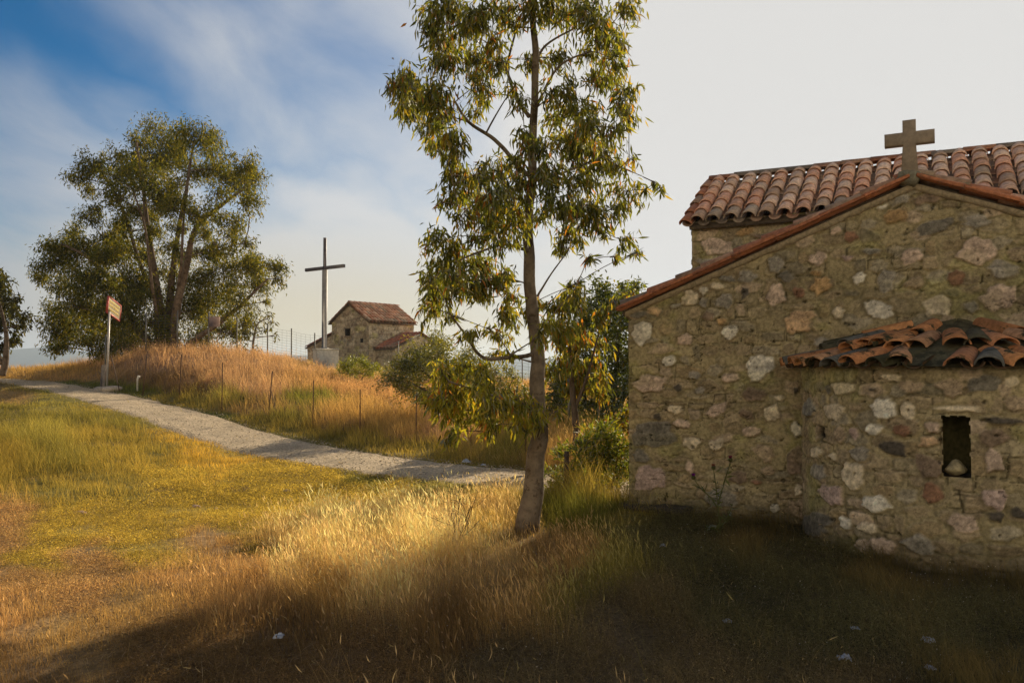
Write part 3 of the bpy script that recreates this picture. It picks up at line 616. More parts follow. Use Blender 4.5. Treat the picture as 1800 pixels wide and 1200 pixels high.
so_, eo_ = wS0 - e_, wS1 + e_; zo_, zt_ = wZ0 - e_, wZ1 + e_
DP = .42
sheet(rq(so_, zo_, 0), rq(so_, zo_, DP), rq(so_, zt_, DP), rq(so_, zt_, 0), 16, 1, (.20, .13, .08))
sheet(rq(eo_, zo_, 0), rq(eo_, zo_, DP), rq(eo_, zt_, DP), rq(eo_, zt_, 0), 16, 2, (.30, .26, .08))
sheet(rq(so_, zo_, 0), rq(eo_, zo_, 0), rq(eo_, zo_, DP), rq(so_, zo_, DP), 16, 3, (.2, .15, .1))
sheet(rq(so_, zt_, 0), rq(eo_, zt_, 0), rq(eo_, zt_, DP), rq(so_, zt_, DP), 16, 4, (.2, .16, .1))
sheet(rq(so_, zo_, DP), rq(eo_, zo_, DP), rq(eo_, zt_, DP), rq(so_, zt_, DP), 16, 5, (.10, .085, .035))
ac.build('window', M_stone, apse, True)
ac = Acc(); c_ = rq(ca - .01, wZ0 + .055, .09); rock(ac, c_, (.105, .10, .075), 21, (.34, .28, .17))
setp(ac.build('rock', M_stone), 'loose brown stone lying in the bottom of the slit window of the apse', 'stone')
# dark footing slab at the left corner
ac = Acc()
def slab(u0, u1, w0, w1, z0, z1, seed, col):
    nu, nv = 60, 26; a, b = np.meshgrid(np.linspace(0, 1, nu), np.linspace(0, 1, nv), indexing='ij')
    u = u0 + (u1 - u0) * a; 
    ang = b * np.pi; dep = w1 + (w0 - w1) * np.sin(ang) ** .35; zz = z0 + (z1 - z0) * (.5 - .5 * np.cos(ang) * np.abs(np.cos(ang)) ** -.6)
    endr = np.clip(np.minimum(a * nu / 6, (1 - a) * nu / 6), 0, 1) ** .5
    dep = w1 + (dep - w1) * (.55 + .45 * endr) ; nz_ = fbm(u * 9, zz * 16, seed, 4)
    dep = dep - .035 * nz_; zz = zz + .03 * fbm(u * 3, b * 2, seed + 1, 3) * 1.2
    P = A3 + u[..., None] * U3 + dep[..., None] * W3 + zz[..., None] * Z3
    i = np.arange(nu - 1)[:, None] * nv; j = np.arange(nv - 1)[None, :]
    ac.add(P.reshape(-1, 3), np.vstack([np.stack([i + j, i + nv + j, i + nv + j + 1, i + j + 1], -1).reshape(-1, 4)]), None, np.array(col) * (1 + .4 * nz_).reshape(-1, 1))
slab(-HALF - .12, -2.15, -.17, .2, -.12, .07, 5, (.07, .058, .045)); slab(-HALF - .06, -2.3, -.09, .2, -.35, -.13, 8, (.06, .05, .04)); slab(-2.2, -1.6, -.09, .2, -.2, -.02, 11, (.065, .055, .04))
ac.build('footing', M_stone, chapel, True)

# barrel tiles -----------------------------------------------------------
def tile_template(L_=.44, r0=.095, r1=.075, th=.012, k=8, hollow=False):
    """cover tile: x across, y up the slope (0 = lower end), z out; open half barrel with thickness at its lower end"""
    an = np.linspace(0, np.pi, k + 1); V = []; 
    for (y, r, tt) in ((0, r0, 0), (L_ * .5, (r0 + r1) / 2, 0), (L_, r1, 0)):
        for a in an: V.append((r * math.cos(a), y, r * .85 * math.sin(a)))
    for (y, r) in ((0, r0 - th), (L_, r1 - th)):
        for a in an: V.append((r * math.cos(a), y, r * .85 * math.sin(a)))
    m = k + 1; Q = []
    for j in range(k):
        Q += [(j, j + 1, m + j + 1, m + j), (m + j, m + j + 1, 2 * m + j + 1, 2 * m + j), (3 * m + j, 3 * m + j + 1, j + 1, j), (4 * m + j, 4 * m + j + 1, 3 * m + j + 1, 3 * m + j)]
    Q += [(0, m, 2 * m, 4 * m), (0, 4 * m, 3 * m, 3 * m)] if False else []
    V = np.array(V); 
    if hollow: V = V * np.array([1, 1, -1])
    return V, np.array(Q)
T_cov = tile_template(); T_pan = tile_template(r0=.085, r1=.1, hollow=True)
TC = [(.48, .19, .095), (.52, .24, .13), (.42, .17, .09), (.50, .28, .17), (.38, .24, .16), (.56, .30, .19), (.30, .23, .17)]
def put_tile(acc, tmpl, org, across, up, out, col, sc_=(1, 1, 1), r=None, rot=0.0):
    V, Q = tmpl; V = V * np.array(sc_)
    if rot: c, s = math.cos(rot), math.sin(rot); V = np.stack([V[:, 0] * c - V[:, 1] * s, V[:, 0] * s + V[:, 1] * c, V[:, 2]], -1)
    P = org + V[:, :1] * across + V[:, 1:2] * up + V[:, 2:3] * out
    cc_ = np.array(col)[None, :] * (1 + .18 * vnoise(P[:, 0] * 13, P[:, 1] * 13 + P[:, 2] * 13, 5))[:, None]
    acc.add(P, Q, None, cc_)
def tile_roof(acc, p0, across, up, out, width, slope, pitch, expo, seed, lichen=.15, tl=.44, wob=.008, rad=1.0, cut=None, caplast=True, tcs=None):
    r = np.random.default_rng(seed); nc = int(width / pitch); nr = int(math.ceil(slope / expo)); tcs = tcs or TC
    for ci in range(nc):
        cx_ = (ci + .5) * width / nc; jx = r.normal() * wob
        for ri in range(nr):
            y = ri * expo + r.normal() * .010
            tilt = .045 + r.normal() * .008
            upv = nrm(up * math.cos(tilt) - out * math.sin(tilt))
            if cut is not None and not cut(cx_, y): continue
            Lk = min(tl, slope - y + .05) / .44
            if Lk < .2: continue
            c = np.array(tcs[r.integers(len(tcs))]) * r.uniform(.8, 1.15)
            if ri == 0 and r.random() < .55 or r.random() < lichen: c = c * .45 + np.array([.24, .21, .15]) * .6
            o = p0 + across * (cx_ + jx + r.normal() * .004) + up * y + out * (.055 + .022)
            put_tile(acc, T_cov, o, across, upv, out, c, (rad, Lk, rad), rot=r.normal() * .02)
            o2 = p0 + across * (cx_ - pitch / 2 + jx) + up * (y - .03) + out * .075
            put_tile(acc, T_pan, o2, across, upv, out, c * r.uniform(.45, .7), (rad * .9, Lk, rad * .8))
    # bedding sheet under the tiles
    a = p0 + out * .0; w_ = across * width; s_ = up * slope
    ac2 = [a, a + w_, a + w_ + s_, a + s_]; b2 = [p - out * .05 for p in ac2]
    acc.add(ac2 + b2, [[0, 1, 2, 3], [4, 7, 6, 5], [0, 4, 5, 1], [1, 5, 6, 2], [2, 6, 7, 3], [3, 7, 4, 0]], None, (.12, .09, .065))
# taller block roof: front and back slopes
BM = .5 * (BW0 + BW1); run = BM - BW0; ris = BR - BE; ov = .13
sl_len = math.hypot(run, ris); 
upF = (run * W3 + ris * Z3) / sl_len; outF = (-ris * W3 + run * Z3) / sl_len
upB = (-run * W3 + ris * Z3) / sl_len; outB = (ris * W3 + run * Z3) / sl_len
ac = Acc()
tile_roof(ac, L(-HALF - .01, BW0, BE) - upF * ov - outF * .02, U3, upF, outF, 2 * HALF + .07, sl_len + ov, .232, .30, 31, rad=1.06, lichen=.08,
          tcs=[(.74, .42, .28), (.76, .48, .34), (.68, .37, .25), (.74, .52, .39), (.62, .42, .31)])
tile_roof(ac, L(HALF + .06, BW1, BE) - upB * ov - outB * .02, -U3, upB, outB, 2 * HALF + .12, sl_len + ov, .232, .30, 32, rad=1.06)
rf = ac.build('roof', M_tile, chapel, True)
ac = Acc(); r = np.random.default_rng(9); u = -HALF - .06
V_, Q_ = T_cov
while u < HALF:
    c = np.array(TC[r.integers(len(TC))]) * r.uniform(.55, .8); put_tile(ac, T_cov, L(u, BM, BR + .045 + r.normal() * .004), W3, nrm(U3 + .03 * Z3), Z3, c, (1.15, 1.0, 1.05)); u += .385
ac.build('ridge_tile', M_tile, rf, True)
# left verge tiles of the taller roof, laid sideways over the edge
ac = Acc(); y = -.02
while y < sl_len + ov - .1:
    c = np.array(TC[r.integers(len(TC))]) * r.uniform(.7, .95)
    put_tile(ac, T_cov, L(-HALF - .045, BW0, BE) - upF * ov + upF * y + outF * .03, U3, nrm(upF - .05 * outF), nrm(outF - .45 * U3), c, (.95, .9, 1)); y += .34
ac.build('verge_tile', M_tile, rf, True)
# low arm roofs (two slopes running back to the block)
sl2 = math.hypot(HALF, APEX - EAVE); oe = .10
ac = Acc()
for sg in (-1, 1):
    up2 = (-sg * HALF * U3 + (APEX - EAVE) * Z3) / sl2; out2 = (sg * (APEX - EAVE) * U3 + HALF * Z3) / sl2
    p0 = L(sg * HALF, BW0 if sg < 0 else .05, EAVE) - up2 * oe + out2 * .005
    tile_roof(ac, p0, (-W3 if sg < 0 else W3), up2, out2, BW0 - .05, sl2 + oe, .22, .34, 41 + sg, lichen=.3)
lr = ac.build('roof', M_tile, chapel, True)
# terracotta verge slabs along the gable edge
for sg in (-1, 1):
    ac = Acc(); up2 = (-sg * HALF * U3 + (APEX - EAVE) * Z3) / sl2; out2 = (sg * (APEX - EAVE) * U3 + HALF * Z3) / sl2
    y = -oe; 
    while y < sl2 - .05:
        ll = min(.46, sl2 - y - .02) * r.uniform(.97, 1.0); c = np.array((.42, .15, .065)) * r.uniform(.8, 1.15)
        o = L(sg * HALF, -.015 + r.normal() * .006, EAVE) + up2 * (y + ll / 2) + out2 * (.036 + r.normal() * .002)
        ac.box(o, up2 if sg < 0 else -up2, W3, out2, ll / 2 + .012, .085, .019, c, bev=.007)
        # curved upper lip
        put_tile(ac, T_cov, o - up2 * ll / 2 + out2 * .008 + W3 * .03, W3 * (1 if sg > 0 else -1), nrm(up2 - .03 * out2), out2, c * 1.05, (.62, ll / .44 * .98, .5)); y += ll + .004
    ac.build('verge_tile', M_tile, lr, False)
# gable cross with mortar foot
cb = L(-.03, -.01, APEX + .04); ac = Acc(); cg = (.28, .22, .165)
def cross_prism(acc, base, ax, dn, stem_w, foot_w, h, arm_z, arm_h, arm_w, t, col, b=.008):
    # one outline extruded: stem widening to the foot, two arms
    s, f, a = stem_w / 2, foot_w / 2, arm_w / 2; z0, z1 = arm_z - arm_h / 2, arm_z + arm_h / 2
    pts = [(-f, 0), (f, 0), (s, z0), (a, z0), (a, z1), (s, z1), (s, h), (-s, h), (-s, z1), (-a, z1), (-a, z0), (-s, z0)]
    def lay(dd, ins):
        c0 = []
        for i, (x, z) in enumerate(pts):
            p = pts[i - 1]; n = pts[(i + 1) % 12]
            d1 = np.array([x - p[0], z - p[1]]); d2 = np.array([n[0] - x, n[1] - z]); d1 /= np.linalg.norm(d1); d2 /= np.linalg.norm(d2)
            nv = np.array([-d1[1], d1[0]]) + np.array([-d2[1], d2[0]]); q = np.array([x, z]) + nv * ins
            c0.append(base + ax * q[0] + Z3 * q[1] + dn * dd)
        return c0
    V = lay(-t / 2, b) + lay(-t / 2 + b, 0) + lay(t / 2 - b, 0) + lay(t / 2, b); Q = []
    for k in range(3):
        for i in range(12): Q.append((k * 12 + i, k * 12 + (i + 1) % 12, (k + 1) * 12 + (i + 1) % 12, (k + 1) * 12 + i))
    cap = [(0, 1, 2, 11), (11, 2, 5, 8), (2, 3, 4, 5), (8, 9, 10, 11), (5, 6, 7, 8)]
    for (i, j, k, l) in cap: Q.append((l, k, j, i)); Q.append((36 + i, 36 + j, 36 + k, 36 + l))
    acc.add(V, Q, None, col)
cross_prism(ac, cb, U3, W3, .115, .15, .53, .355, .12, .43, .10, cg)
cr = ac.build('cross', M_conc, chapel)
ac = Acc(); rock(ac, L(-.03, 0, APEX + .02), (.17, .13, .10), 77, (.20, .18, .13)); ac.build('mortar_foot', M_stone, cr)
# apse roof: fan of old mossy barrel tiles
ac = Acc(); r = np.random.default_rng(12); apx = L(CU, .02, 2.0); RE = 1.53; ze = 1.575
TO = [(.48, .21, .09), (.52, .24, .10), (.44, .20, .10), (.48, .26, .14)]; MOS = [(.06, .055, .03), (.09, .08, .05), (.13, .125, .11)]
nt_ = 23
for ci in range(nt_):
    al = (ci + .5) / nt_ * math.pi - math.pi / 2 + r.normal() * .012
    rad = math.sin(al) * U3 - math.cos(al) * W3; tan_ = math.cos(al) * U3 + math.sin(al) * W3
    low = L(CU, 0, ze) + rad * RE; upv = nrm(apx - low); out = np.cross(tan_, upv); out = out if out[2] > 0 else -out
    sw = r.normal() * .2
    if r.random() < .06: continue
    c = np.array(TO[r.integers(4)]) * r.uniform(.85, 1.1) if r.random() < .68 else np.array(MOS[r.integers(3)])
    put_tile(ac, T_cov, low - upv * .03 * r.random() + out * (.012 + r.uniform(0, .02)), tan_, nrm(upv - out * .04), out, c, (1.08, 1.1, .95), rot=sw * .9)
    put_tile(ac, T_pan, L(CU, 0, ze) + (math.sin(al + .068) * U3 - math.cos(al + .068) * W3) * (RE - .03) + out * .045, tan_, nrm(upv - out * .03), out, np.array((.10, .06, .035)), (1.0, 1.2, .8))
    if r.random() < .78:
        c = np.array(TO[r.integers(4)]) * r.uniform(.7, 1.1) if r.random() < .62 else np.array(MOS[r.integers(3)])
        put_tile(ac, T_cov, low + upv * (.40 + r.normal() * .03) + out * (.06 + r.uniform(0, .02)), tan_, nrm(upv - out * .02), out, c, (1.12, .95, .85), rot=r.normal() * .1)
    if ci % 7 == 1:
        c = np.array(TO[r.integers(4)]) * r.uniform(.6, 1.0)
        put_tile(ac, T_cov, low + upv * .78 + out * .06, tan_, upv, out, c, (1.0, 1.0, 1.0), rot=r.normal() * .15)
# solid cone of mossy mortar under them
na, nr_ = 90, 16; aa, tt = np.meshgrid(np.linspace(-np.pi / 2, np.pi / 2, na), np.linspace(0, 1, nr_), indexing='ij')
rr = (RE - .035) * (1 - tt); zz = ze + .012 + (2.0 - ze) * tt + .05 * np.sin(np.pi * tt) + .03 * fbm(aa * 6, tt * 6, 3, 4)
P = L(CU, .01, 0) + rr[..., None] * (np.sin(aa)[..., None] * U3 - np.cos(aa)[..., None] * W3) + zz[..., None] * Z3
i = np.arange(na - 1)[:, None] * nr_; j = np.arange(nr_ - 1)[None, :]
ac.add(P.reshape(-1, 3), np.stack([i + j, i + nr_ + j, i + nr_ + j + 1, i + j + 1], -1).reshape(-1, 4), None, np.array((.10, .085, .045)) * (1 + .6 * fbm(aa * 9, tt * 9, 8, 4)).reshape(-1, 1))
R2 = np.array([(RE - .035), CR - .05]); P = L(CU, .01, ze + .011) + R2[None, :, None] * (np.sin(aa[:, :2])[..., None] * U3 - np.cos(aa[:, :2])[..., None] * W3)
i = np.arange(na - 1)[:, None] * 2; ac.add(P.reshape(-1, 3), np.stack([i, i + 1, i + 3, i + 2], -1).reshape(-1, 4), None, (.12, .10, .06))
ac.build('roof', M_tile_old, apse, True)

# ------------------------------------------------------------------ far chapel on the hill
def far_chapel():
    D = 46.0; s = D / F
    c0 = at(627, 660, D); c0[2] = Hs(c0[0], c0[1])
    root = empty('stone_chapel', tuple(c0), 'small distant stone chapel on the hill behind the white pedestal', 'chapel')
    g0 = at(583, 600, D)[:2]; 
    Ux = nrm(np.array([.90, .12])); Wx = nrm(np.array([-.42, .90]))   # gable direction, and along the nave
    Wx = nrm(np.array([.62, .78])); Ux = nrm(np.array([.78, -.62]))
    u3 = np.array([*Ux, 0]); w3 = np.array([*Wx, 0])
    # front left corner of the gable at px 583, right corner at px 648
    O = np.array([*g0, 0])
    a1 = (648 - 900) / F; t = (a1 * O[1] - O[0]) / (Ux[0] - a1 * Ux[1]); GW = t
    nl = 0
    a2 = (727 - 900) / F; R0 = O + GW * u3; NL = (a2 * R0[1] - R0[0]) / (Wx[0] - a2 * Wx[1])
    zz = lambda py, P: EYE + ((ray(900, py)[2]) / ray(900, py)[1]) * P[1]
    zE = zz(567, R0); zEl = zz(562, O); apx_ = O + GW * .5 * u3; zA = zz(533, apx_); zE = .5 * (zE + zEl)
    zg = c0[2] - .6
    kk = 2.2
    def grd(name, o, d, n, ln, ztop, seed, par=root):
        return wallgrid(name, lambda S, Z: o + S[..., None] * d + Z[..., None] * Z3, lambda S: np.broadcast_to(n, S.shape + (3,)), 0, ln, zg, ztop, .045, seed, [], fillers(0, ln, zg, zA, seed, 1.5, True), par, mat=M_far, mort=np.array([.60, .50, .36]), k=kk)
    gz = lambda s_: zE + (zA - zE) * (1 - np.abs(s_ - GW / 2) / (GW / 2)) - .04
    grd('wall', O, u3, -w3, GW, gz, 201)
    grd('wall', R0, w3, u3, NL, cst(zE), 202)
    grd('wall', O + NL * w3, -w3, -u3, NL, cst(zE), 203)
    grd('wall', R0 + NL * w3, -u3, w3, GW, gz, 204)
    ac = Acc(); hw = GW / 2; sl = math.hypot(hw, zA - zE)
    for sg in (-1, 1):
        up = (-sg * hw * u3 + (zA - zE) * Z3) / sl; out = (sg * (zA - zE) * u3 + hw * Z3) / sl
        base = O + hw * u3 + sg * hw * u3 + zE * Z3 - up * .2
        if sg < 0: p0 = base + (NL + .15) * w3; ac_ = -w3
        else: p0 = base - .15 * w3; ac_ = w3
        tile_roof(ac, p0, ac_, up, out, NL + .3, sl + .2, .24, .36, 55 + sg, rad=1.05, tcs=[(.50, .25, .15), (.58, .32, .20), (.42, .20, .12), (.58, .38, .26), (.36, .20, .13)])
    y = -.1
    rf2 = ac.build('roof', M_tile, root, True)
    ac = Acc()
    while y < NL + .1: put_tile(ac, T_cov, O + hw * u3 + y * w3 + (zA + .07) * Z3, -u3, w3, Z3, (.40, .18, .11), (1.2, 1, 1.1)); y += .38
    ac.build('ridge_tile', M_tile, rf2, True)
    # low arms left and right: lean-to volumes with single slopes
    for side, (e_px, zt1, zl1) in {-1: (541, 584, 612), 1: (738, 606, 640)}.items():
        pass
    # left arm
    lw = 2.7
    zt1, zl1 = zz(583, O), zz(609, O)
    o1 = O + .35 * w3 - lw * u3; 
    gl = lambda s_: zl1 + (zt1 - zl1) * s_ / lw
    grd('wall', o1, u3, -w3, lw, gl, 206); grd('wall', o1 + 2.2 * w3, -w3, -u3, 2.2, cst(zl1), 207)
    sl = math.hypot(lw, zt1 - zl1); up = (lw * u3 + (zt1 - zl1) * Z3) / sl; out = (-(zt1 - zl1) * u3 + lw * Z3) / sl
    ac = Acc(); tile_roof(ac, o1 + zl1 * Z3 - up * .15 + 2.3 * w3, -w3, up, out, 2.4, sl + .15, .24, .36, 61, rad=1.05, tcs=[(.42, .16, .09), (.50, .22, .12), (.30, .12, .08)]); ac.build('roof', M_tile, root, True)
    # right arm: projects from the long wall, gable roof with ridge along u3
    st = .14 * NL; aw = NL * 1.15; al = 1.5
    o2 = R0 + st * w3; zr, ze2 = zz(587, o2 + .3 * aw * w3), zz(612, o2)
    def g2(s_): return ze2 + (zr - ze2) * (1 - np.abs(s_ - aw / 2) / (aw / 2))
    grd('wall', o2 + al * u3, w3, u3, aw, g2, 208); grd('wall', o2, u3, -w3, al, cst(ze2), 209); grd('wall', o2 + al * u3 + aw * w3, -u3, w3, al, cst(ze2), 210)
    sl = math.hypot(aw / 2, zr - ze2); ac = Acc()
    for sg in (-1, 1):
        up = (-sg * aw / 2 * w3 + (zr - ze2) * Z3) / sl; out = (sg * (zr - ze2) * w3 + aw / 2 * Z3) / sl
        base = o2 + (aw / 2 + sg * aw / 2) * w3 + ze2 * Z3 - up * .15
        p0 = base if sg < 0 else base + (al + .1) * u3
        tile_roof(ac, p0, u3 if sg < 0 else -u3, up, out, al + .1, sl + .15, .24, .36, 66 + sg, rad=1.05, tcs=[(.42, .16, .09), (.36, .15, .1), (.30, .12, .08)])
    ac.build('roof', M_tile, root, True)
    # low terrace wall in front with the small square opening above it
    ac = Acc(); zh = zz(584, O); hc = O + .46 * GW * u3 + zz(584, apx_) * Z3 - w3 * .06
    ac.box(hc, u3, w3, Z3, .16, .04, .20, (.02, .016, .012)); 
    for dz_, hh_ in ((.24, .035),): ac.box(hc + dz_ * Z3 - w3 * .03, u3, w3, Z3, .24, .06, hh_, (.35, .27, .18), bev=.01)
    ac.box(hc - .24 * Z3 - w3 * .03, u3, w3, Z3, .24, .06, .035, (.35, .27, .18), bev=.01)
    ac.build('window', M_far, root)
    ac = Acc(); hc = O + .83 * GW * u3 - w3 * .03; hc[2] = zz(598, R0); ac.box(hc, u3, w3, Z3, .09, .03, .11, (.02, .016, .012)); ac.build('putlog_hole', M_far, root)
far_chapel()

# ------------------------------------------------------------------ memorial cross on the hill
def memorial():
    D = 31.0; b = at(572, 649, D); b[2] = Hs(b[0], b[1]); m = D / F
    root = empty('memorial_cross', tuple(b), 'tall grey metal cross standing on a pale square pedestal on top of the hill', 'cross')
    rt = nrm(np.array([.985, .17, 0])); fw = np.array([-rt[1], rt[0], 0])
    topz = at(570, 614, D)[2]; ph = topz - b[2]
    ac = Acc(); ac.box(b + Z3 * (ph / 2 - .1), nrm(np.array([.92, .39, 0])), nrm(np.array([-.39, .92, 0])), Z3, .42, .42, ph / 2 + .1, (.50, .47, .41), bev=.015)
    ac.box(b + Z3 * (ph + .012), nrm(np.array([.92, .39, 0])), nrm(np.array([-.39, .92, 0])), Z3, .45, .45, .022, (.42, .39, .34), bev=.008)
    ac.build('pedestal', M_conc, root)
    z1 = at(570, 475, D)[2]; z2 = at(570, 418, D)[2]; x = at(570, 600, D)
    ac = Acc(); ac.box(np.array([x[0], x[1], (topz + z1) / 2 + .02]), rt, fw, Z3, .095, .075, (z1 - topz) / 2, (.34, .31, .28), bev=.01)
    ac.box(np.array([x[0], x[1], topz + .05]), rt, fw, Z3, .15, .13, .018, (.3, .28, .26), bev=.004); ac.build('post', M_metal, root)
    ac = Acc(); ac.box(np.array([x[0], x[1], (z1 + z2) / 2 + .0]), rt, fw, Z3, .06, .05, (z2 - z1) / 2, (.15, .125, .115), bev=.006); ac.build('upper_post', M_metal, root)
    zc = at(573, 471, D)[2]; ac = Acc(); r2 = nrm(rt + Z3 * 0.0)
    rr = nrm(np.array([.85, -.52, .02])); f2 = nrm(np.array([.52, .85, 0]))
    ac.box(np.array([x[0], x[1], zc]) - f2 * .0, rr, f2, Z3, 1.03, .056, .062, (.15, .125, .115), bev=.006); ac.build('crossbeam', M_metal, root)
memorial()

# ------------------------------------------------------------------ road sign, fences, rocks, litter
def sign():
    D = 28.0; b = at(188, 669, D); b[2] = Hs(b[0], b[1])
    root = empty('information_sign', tuple(b), 'narrow brown sign board with yellow lettering on a pole beside the gravel path', 'sign')
    top = at(192, 548, D); ac = Acc()
    ac.tube([b - Z3 * .1, b + (top - b) * .5, top], [.035, .035, .035], 8, (.42, .38, .35)); ac.build('pole', M_metal, root, True)
    # board seen nearly edge on: runs away to the right
    p0 = at(189, 540, D); d = nrm(np.array([-.10, .96, -.22])); n = nrm(np.array([.995, .104, 0]))
    bw = 1.15; c = p0 + d * bw / 2; c[2] = at(189, 541, D)[2]
    Zs = nrm(np.cross(d, n)); Zs = Zs if Zs[2] > 0 else -Zs
    ac = Acc(); ac.box(c, d, n, Zs, bw / 2, .02, .29, (.17, .125, .07), bev=.006); bd = ac.build('board', M_metal, root)
    ac = Acc()
    for zz in (-.285, .285): ac.box(c + Zs * zz, d, n, Zs, bw / 2 + .01, .035, .018, (.42, .07, .05))
    for ss in (-1, 1): ac.box(c + d * ss * bw / 2, d, n, Zs, .018, .034, .27, (.42, .07, .05))
    ac.build('frame', M_metal, bd)
    ac = Acc(); rr = random.Random(4)
    for row, (zz, hh) in enumerate(((.16, .05), (.02, .05), (-.12, .035))):
        x = -bw / 2 + .12
        while x < bw / 2 - .14:
            lw = rr.uniform(.03, .06); 
            ac.box(c + d * x + Zs * zz + n * .024, d, n, Zs, lw / 2 * .35, .004, hh, (.75, .55, .08))
            ac.box(c + d * (x + .018) + Zs * (zz + rr.choice((-1, 0, 1)) * hh * .8) + n * .024, d, n, Zs, lw / 2, .0035, .009, (.75, .55, .08)); x += lw + .035
    ac.build('lettering', M_metal, bd)
    b2 = at(181, 668, D + .3); b2[2] = Hs(b2[0], b2[1]); ac = Acc()
    ac.box(b2 + Z3 * .38, nrm(np.array([1, .2, 0])), nrm(np.array([-.2, 1, 0])), nrm(np.array([.06, 0, 1])), .07, .05, .48, (.26, .21, .17), bev=.01)
    setp(ac.build('stub_post', M_conc), 'short weathered wooden stub post behind the sign pole', 'post')
sign()
def rusty_post(px, pt, pb, D, lean=0, brace=None, label='', dark=.07):
    b = at(px, pb, D); b[2] = Hs(b[0], b[1]); t = at(px + lean, pt, D)
    ac = Acc(); ax = nrm(t - b); sx = nrm(np.cross(ax, np.array([0, 1.0, 0]))); sy = np.cross(ax, sx)
    o = empty('fence_post', tuple(b), label, 'fence post', 'rusty fence posts along the far side of the path')
    h = np.linalg.norm(t - b); w_ = .0075 * max(1, D / 17)
    ac.box(b + ax * (h / 2 - .06), sx, sy, ax, w_ * 1.4, w_ * .35, h / 2 + .06, (dark * 1.7, dark * .9, dark * .5)); ac.box(b + ax * (h / 2 - .06) + sy * w_ * .9, sx, sy, ax, w_ * .35, w_ * .9, h / 2 + .06, (dark * 1.5, dark * .8, dark * .5))
    ac.build('angle_bar', M_rust, o)
    if brace:
        q = at(brace[0], brace[1], D - .3); q[2] = Hs(q[0], q[1]); m = b + ax * h * brace[2]; ac = Acc(); ac.tube([m, q], [w_ * .8, w_ * .8], 5, (.13, .07, .04)); ac.build('brace', M_rust, o)
rusty_post(251, 617, 690, 25.5, 8, None, 'leaning rusty post nearest the road sign, against the dark bank')
rusty_post(315, 622, 700, 23.5, 4, None, 'thin rusty post against the shaded part of the mound, second from the sign')
rusty_post(390, 637, 714, 20.6, 1, None, 'straight rusty post with pale grass stems at its foot')
rusty_post(472, 652, 724, 19.2, 7, (490, 726, .62), 'rusty post with a slanting brace forming an inverted V')
rusty_post(550, 668, 742, 18, 1, None, 'single rusty post below the memorial cross')
rusty_post(633, 684, 764, 16.6, 0, None, 'single rusty post below the bright green bush')
rusty_post(731, 690, 776, 15.6, 1, None, 'thin rusty post under the olive bush')
rusty_post(828, 704, 792, 14.6, -1, None, 'short rusty post just left of the slender trunk')
rusty_post(924, 712, 800, 13.6, 1, None, 'rusty post half hidden behind the slender trunk')
for (x, yt, yb, D, lab) in ((995, 793, 872, 9.6, 'thick dark post in the green shrub between trunk and chapel'),):
    b = at(x, yb, D); b[2] = Hs(b[0], b[1]); t = at(x + 1, yt, D); ac = Acc(); ac.tube([b - Z3 * .1, .5 * (b + t), t], [.034, .03, .03], 8, (.05, .035, .03))
    for k in range(7): ac.tube([b + (t - b) * (k / 7 + .05) - [0, 0, .008], b + (t - b) * (k / 7 + .05) + [0, 0, .008]], [.038, .038], 8, (.06, .045, .035))
    setp(ac.build('wooden_post', M_rust, None, True), lab, 'post')
for (x, yb, D, hh, lean, lab) in ((196, 628 + 60, 27.2, 1.5, -12, 'thin rusty rod slanting right of the sign pole'),):
    b = at(212, 676, D); b[2] = Hs(b[0], b[1]); ac = Acc(); ac.tube([b - Z3 * .1, at(195, 624, D)], [.018, .015], 5, (.10, .06, .04)); setp(ac.build('iron_rod', M_rust), lab, 'rod')

def wire_fence(P, hgt, rows, cols_step, label, name='wire_fence', pr=.03, wr=.0045, colr=(.10, .10, .09), posts=None, pcol=(.13, .12, .10)):
    P = [np.array(p) for p in P]; root = empty(name, tuple(P[0]), label, 'fence')
    for k, p in enumerate(P):
        ac = Acc(); ac.tube([p - Z3 * .2, p + Z3 * (hgt + .12)], [pr, pr], 6, pcol); ac.build('post', M_metal, root, True)
    ac = Acc()
    for a, b in zip(P[:-1], P[1:]):
        ln = np.linalg.norm(b - a); nseg = 5
        for rw in range(rows):
            z = .06 + (hgt - .06) * rw / (rows - 1) ; t = np.linspace(0, 1, nseg)[:, None]
            pts = a + (b - a) * t + Z3 * z - Z3 * (.03 * np.sin(np.pi * t)); ac.tube(pts, np.full(nseg, wr), 3, colr, cap=False)
        n = int(ln / cols_step)
        for c in range(1, n):
            q = a + (b - a) * c / n; ac.tube([q + Z3 * .02, q + Z3 * (hgt - .02)], [wr * .8, wr * .8], 3, colr, cap=False)
    ac.build('netting', M_metal, root)
def gp(px, D, dz=0): 
    r = ray(px, 640); x = r[0] / r[1] * D; return np.array([x, D, Hs(x, D) + dz])
wire_fence([gp(185, 30.5), gp(256, 30.6), gp(311, 31.2), gp(366, 32.0), gp(416, 32.8), gp(470, 33.8), gp(512, 34.6), gp(553, 35.6), gp(700, 39)], 1.5, 14, .22, 'tall wire mesh fence with thin posts along the crest of the hill')
wire_fence([gp(940, 17.5), gp(1000, 17.2), gp(1052, 17.0), gp(1110, 16.8), gp(1200, 16.6)], 1.05, 10, .1, 'low dark wire fence behind the shrubs beside the near chapel', wr=.004, colr=(.06, .065, .06))
wire_fence([gp(860, 36.5), gp(890, 37), gp(918, 37.5), gp(950, 38)], 1.2, 8, .3, 'distant wire fence seen through the gap beside the slender trunk', wr=.006)
b = gp(370, 31.9, .95); ac = Acc(); ac.box(b + np.array([.16, -.06, .3]), [1, 0, 0], [0, 1, 0], Z3, .22, .012, .2, (.40, .26, .20), bev=.004)
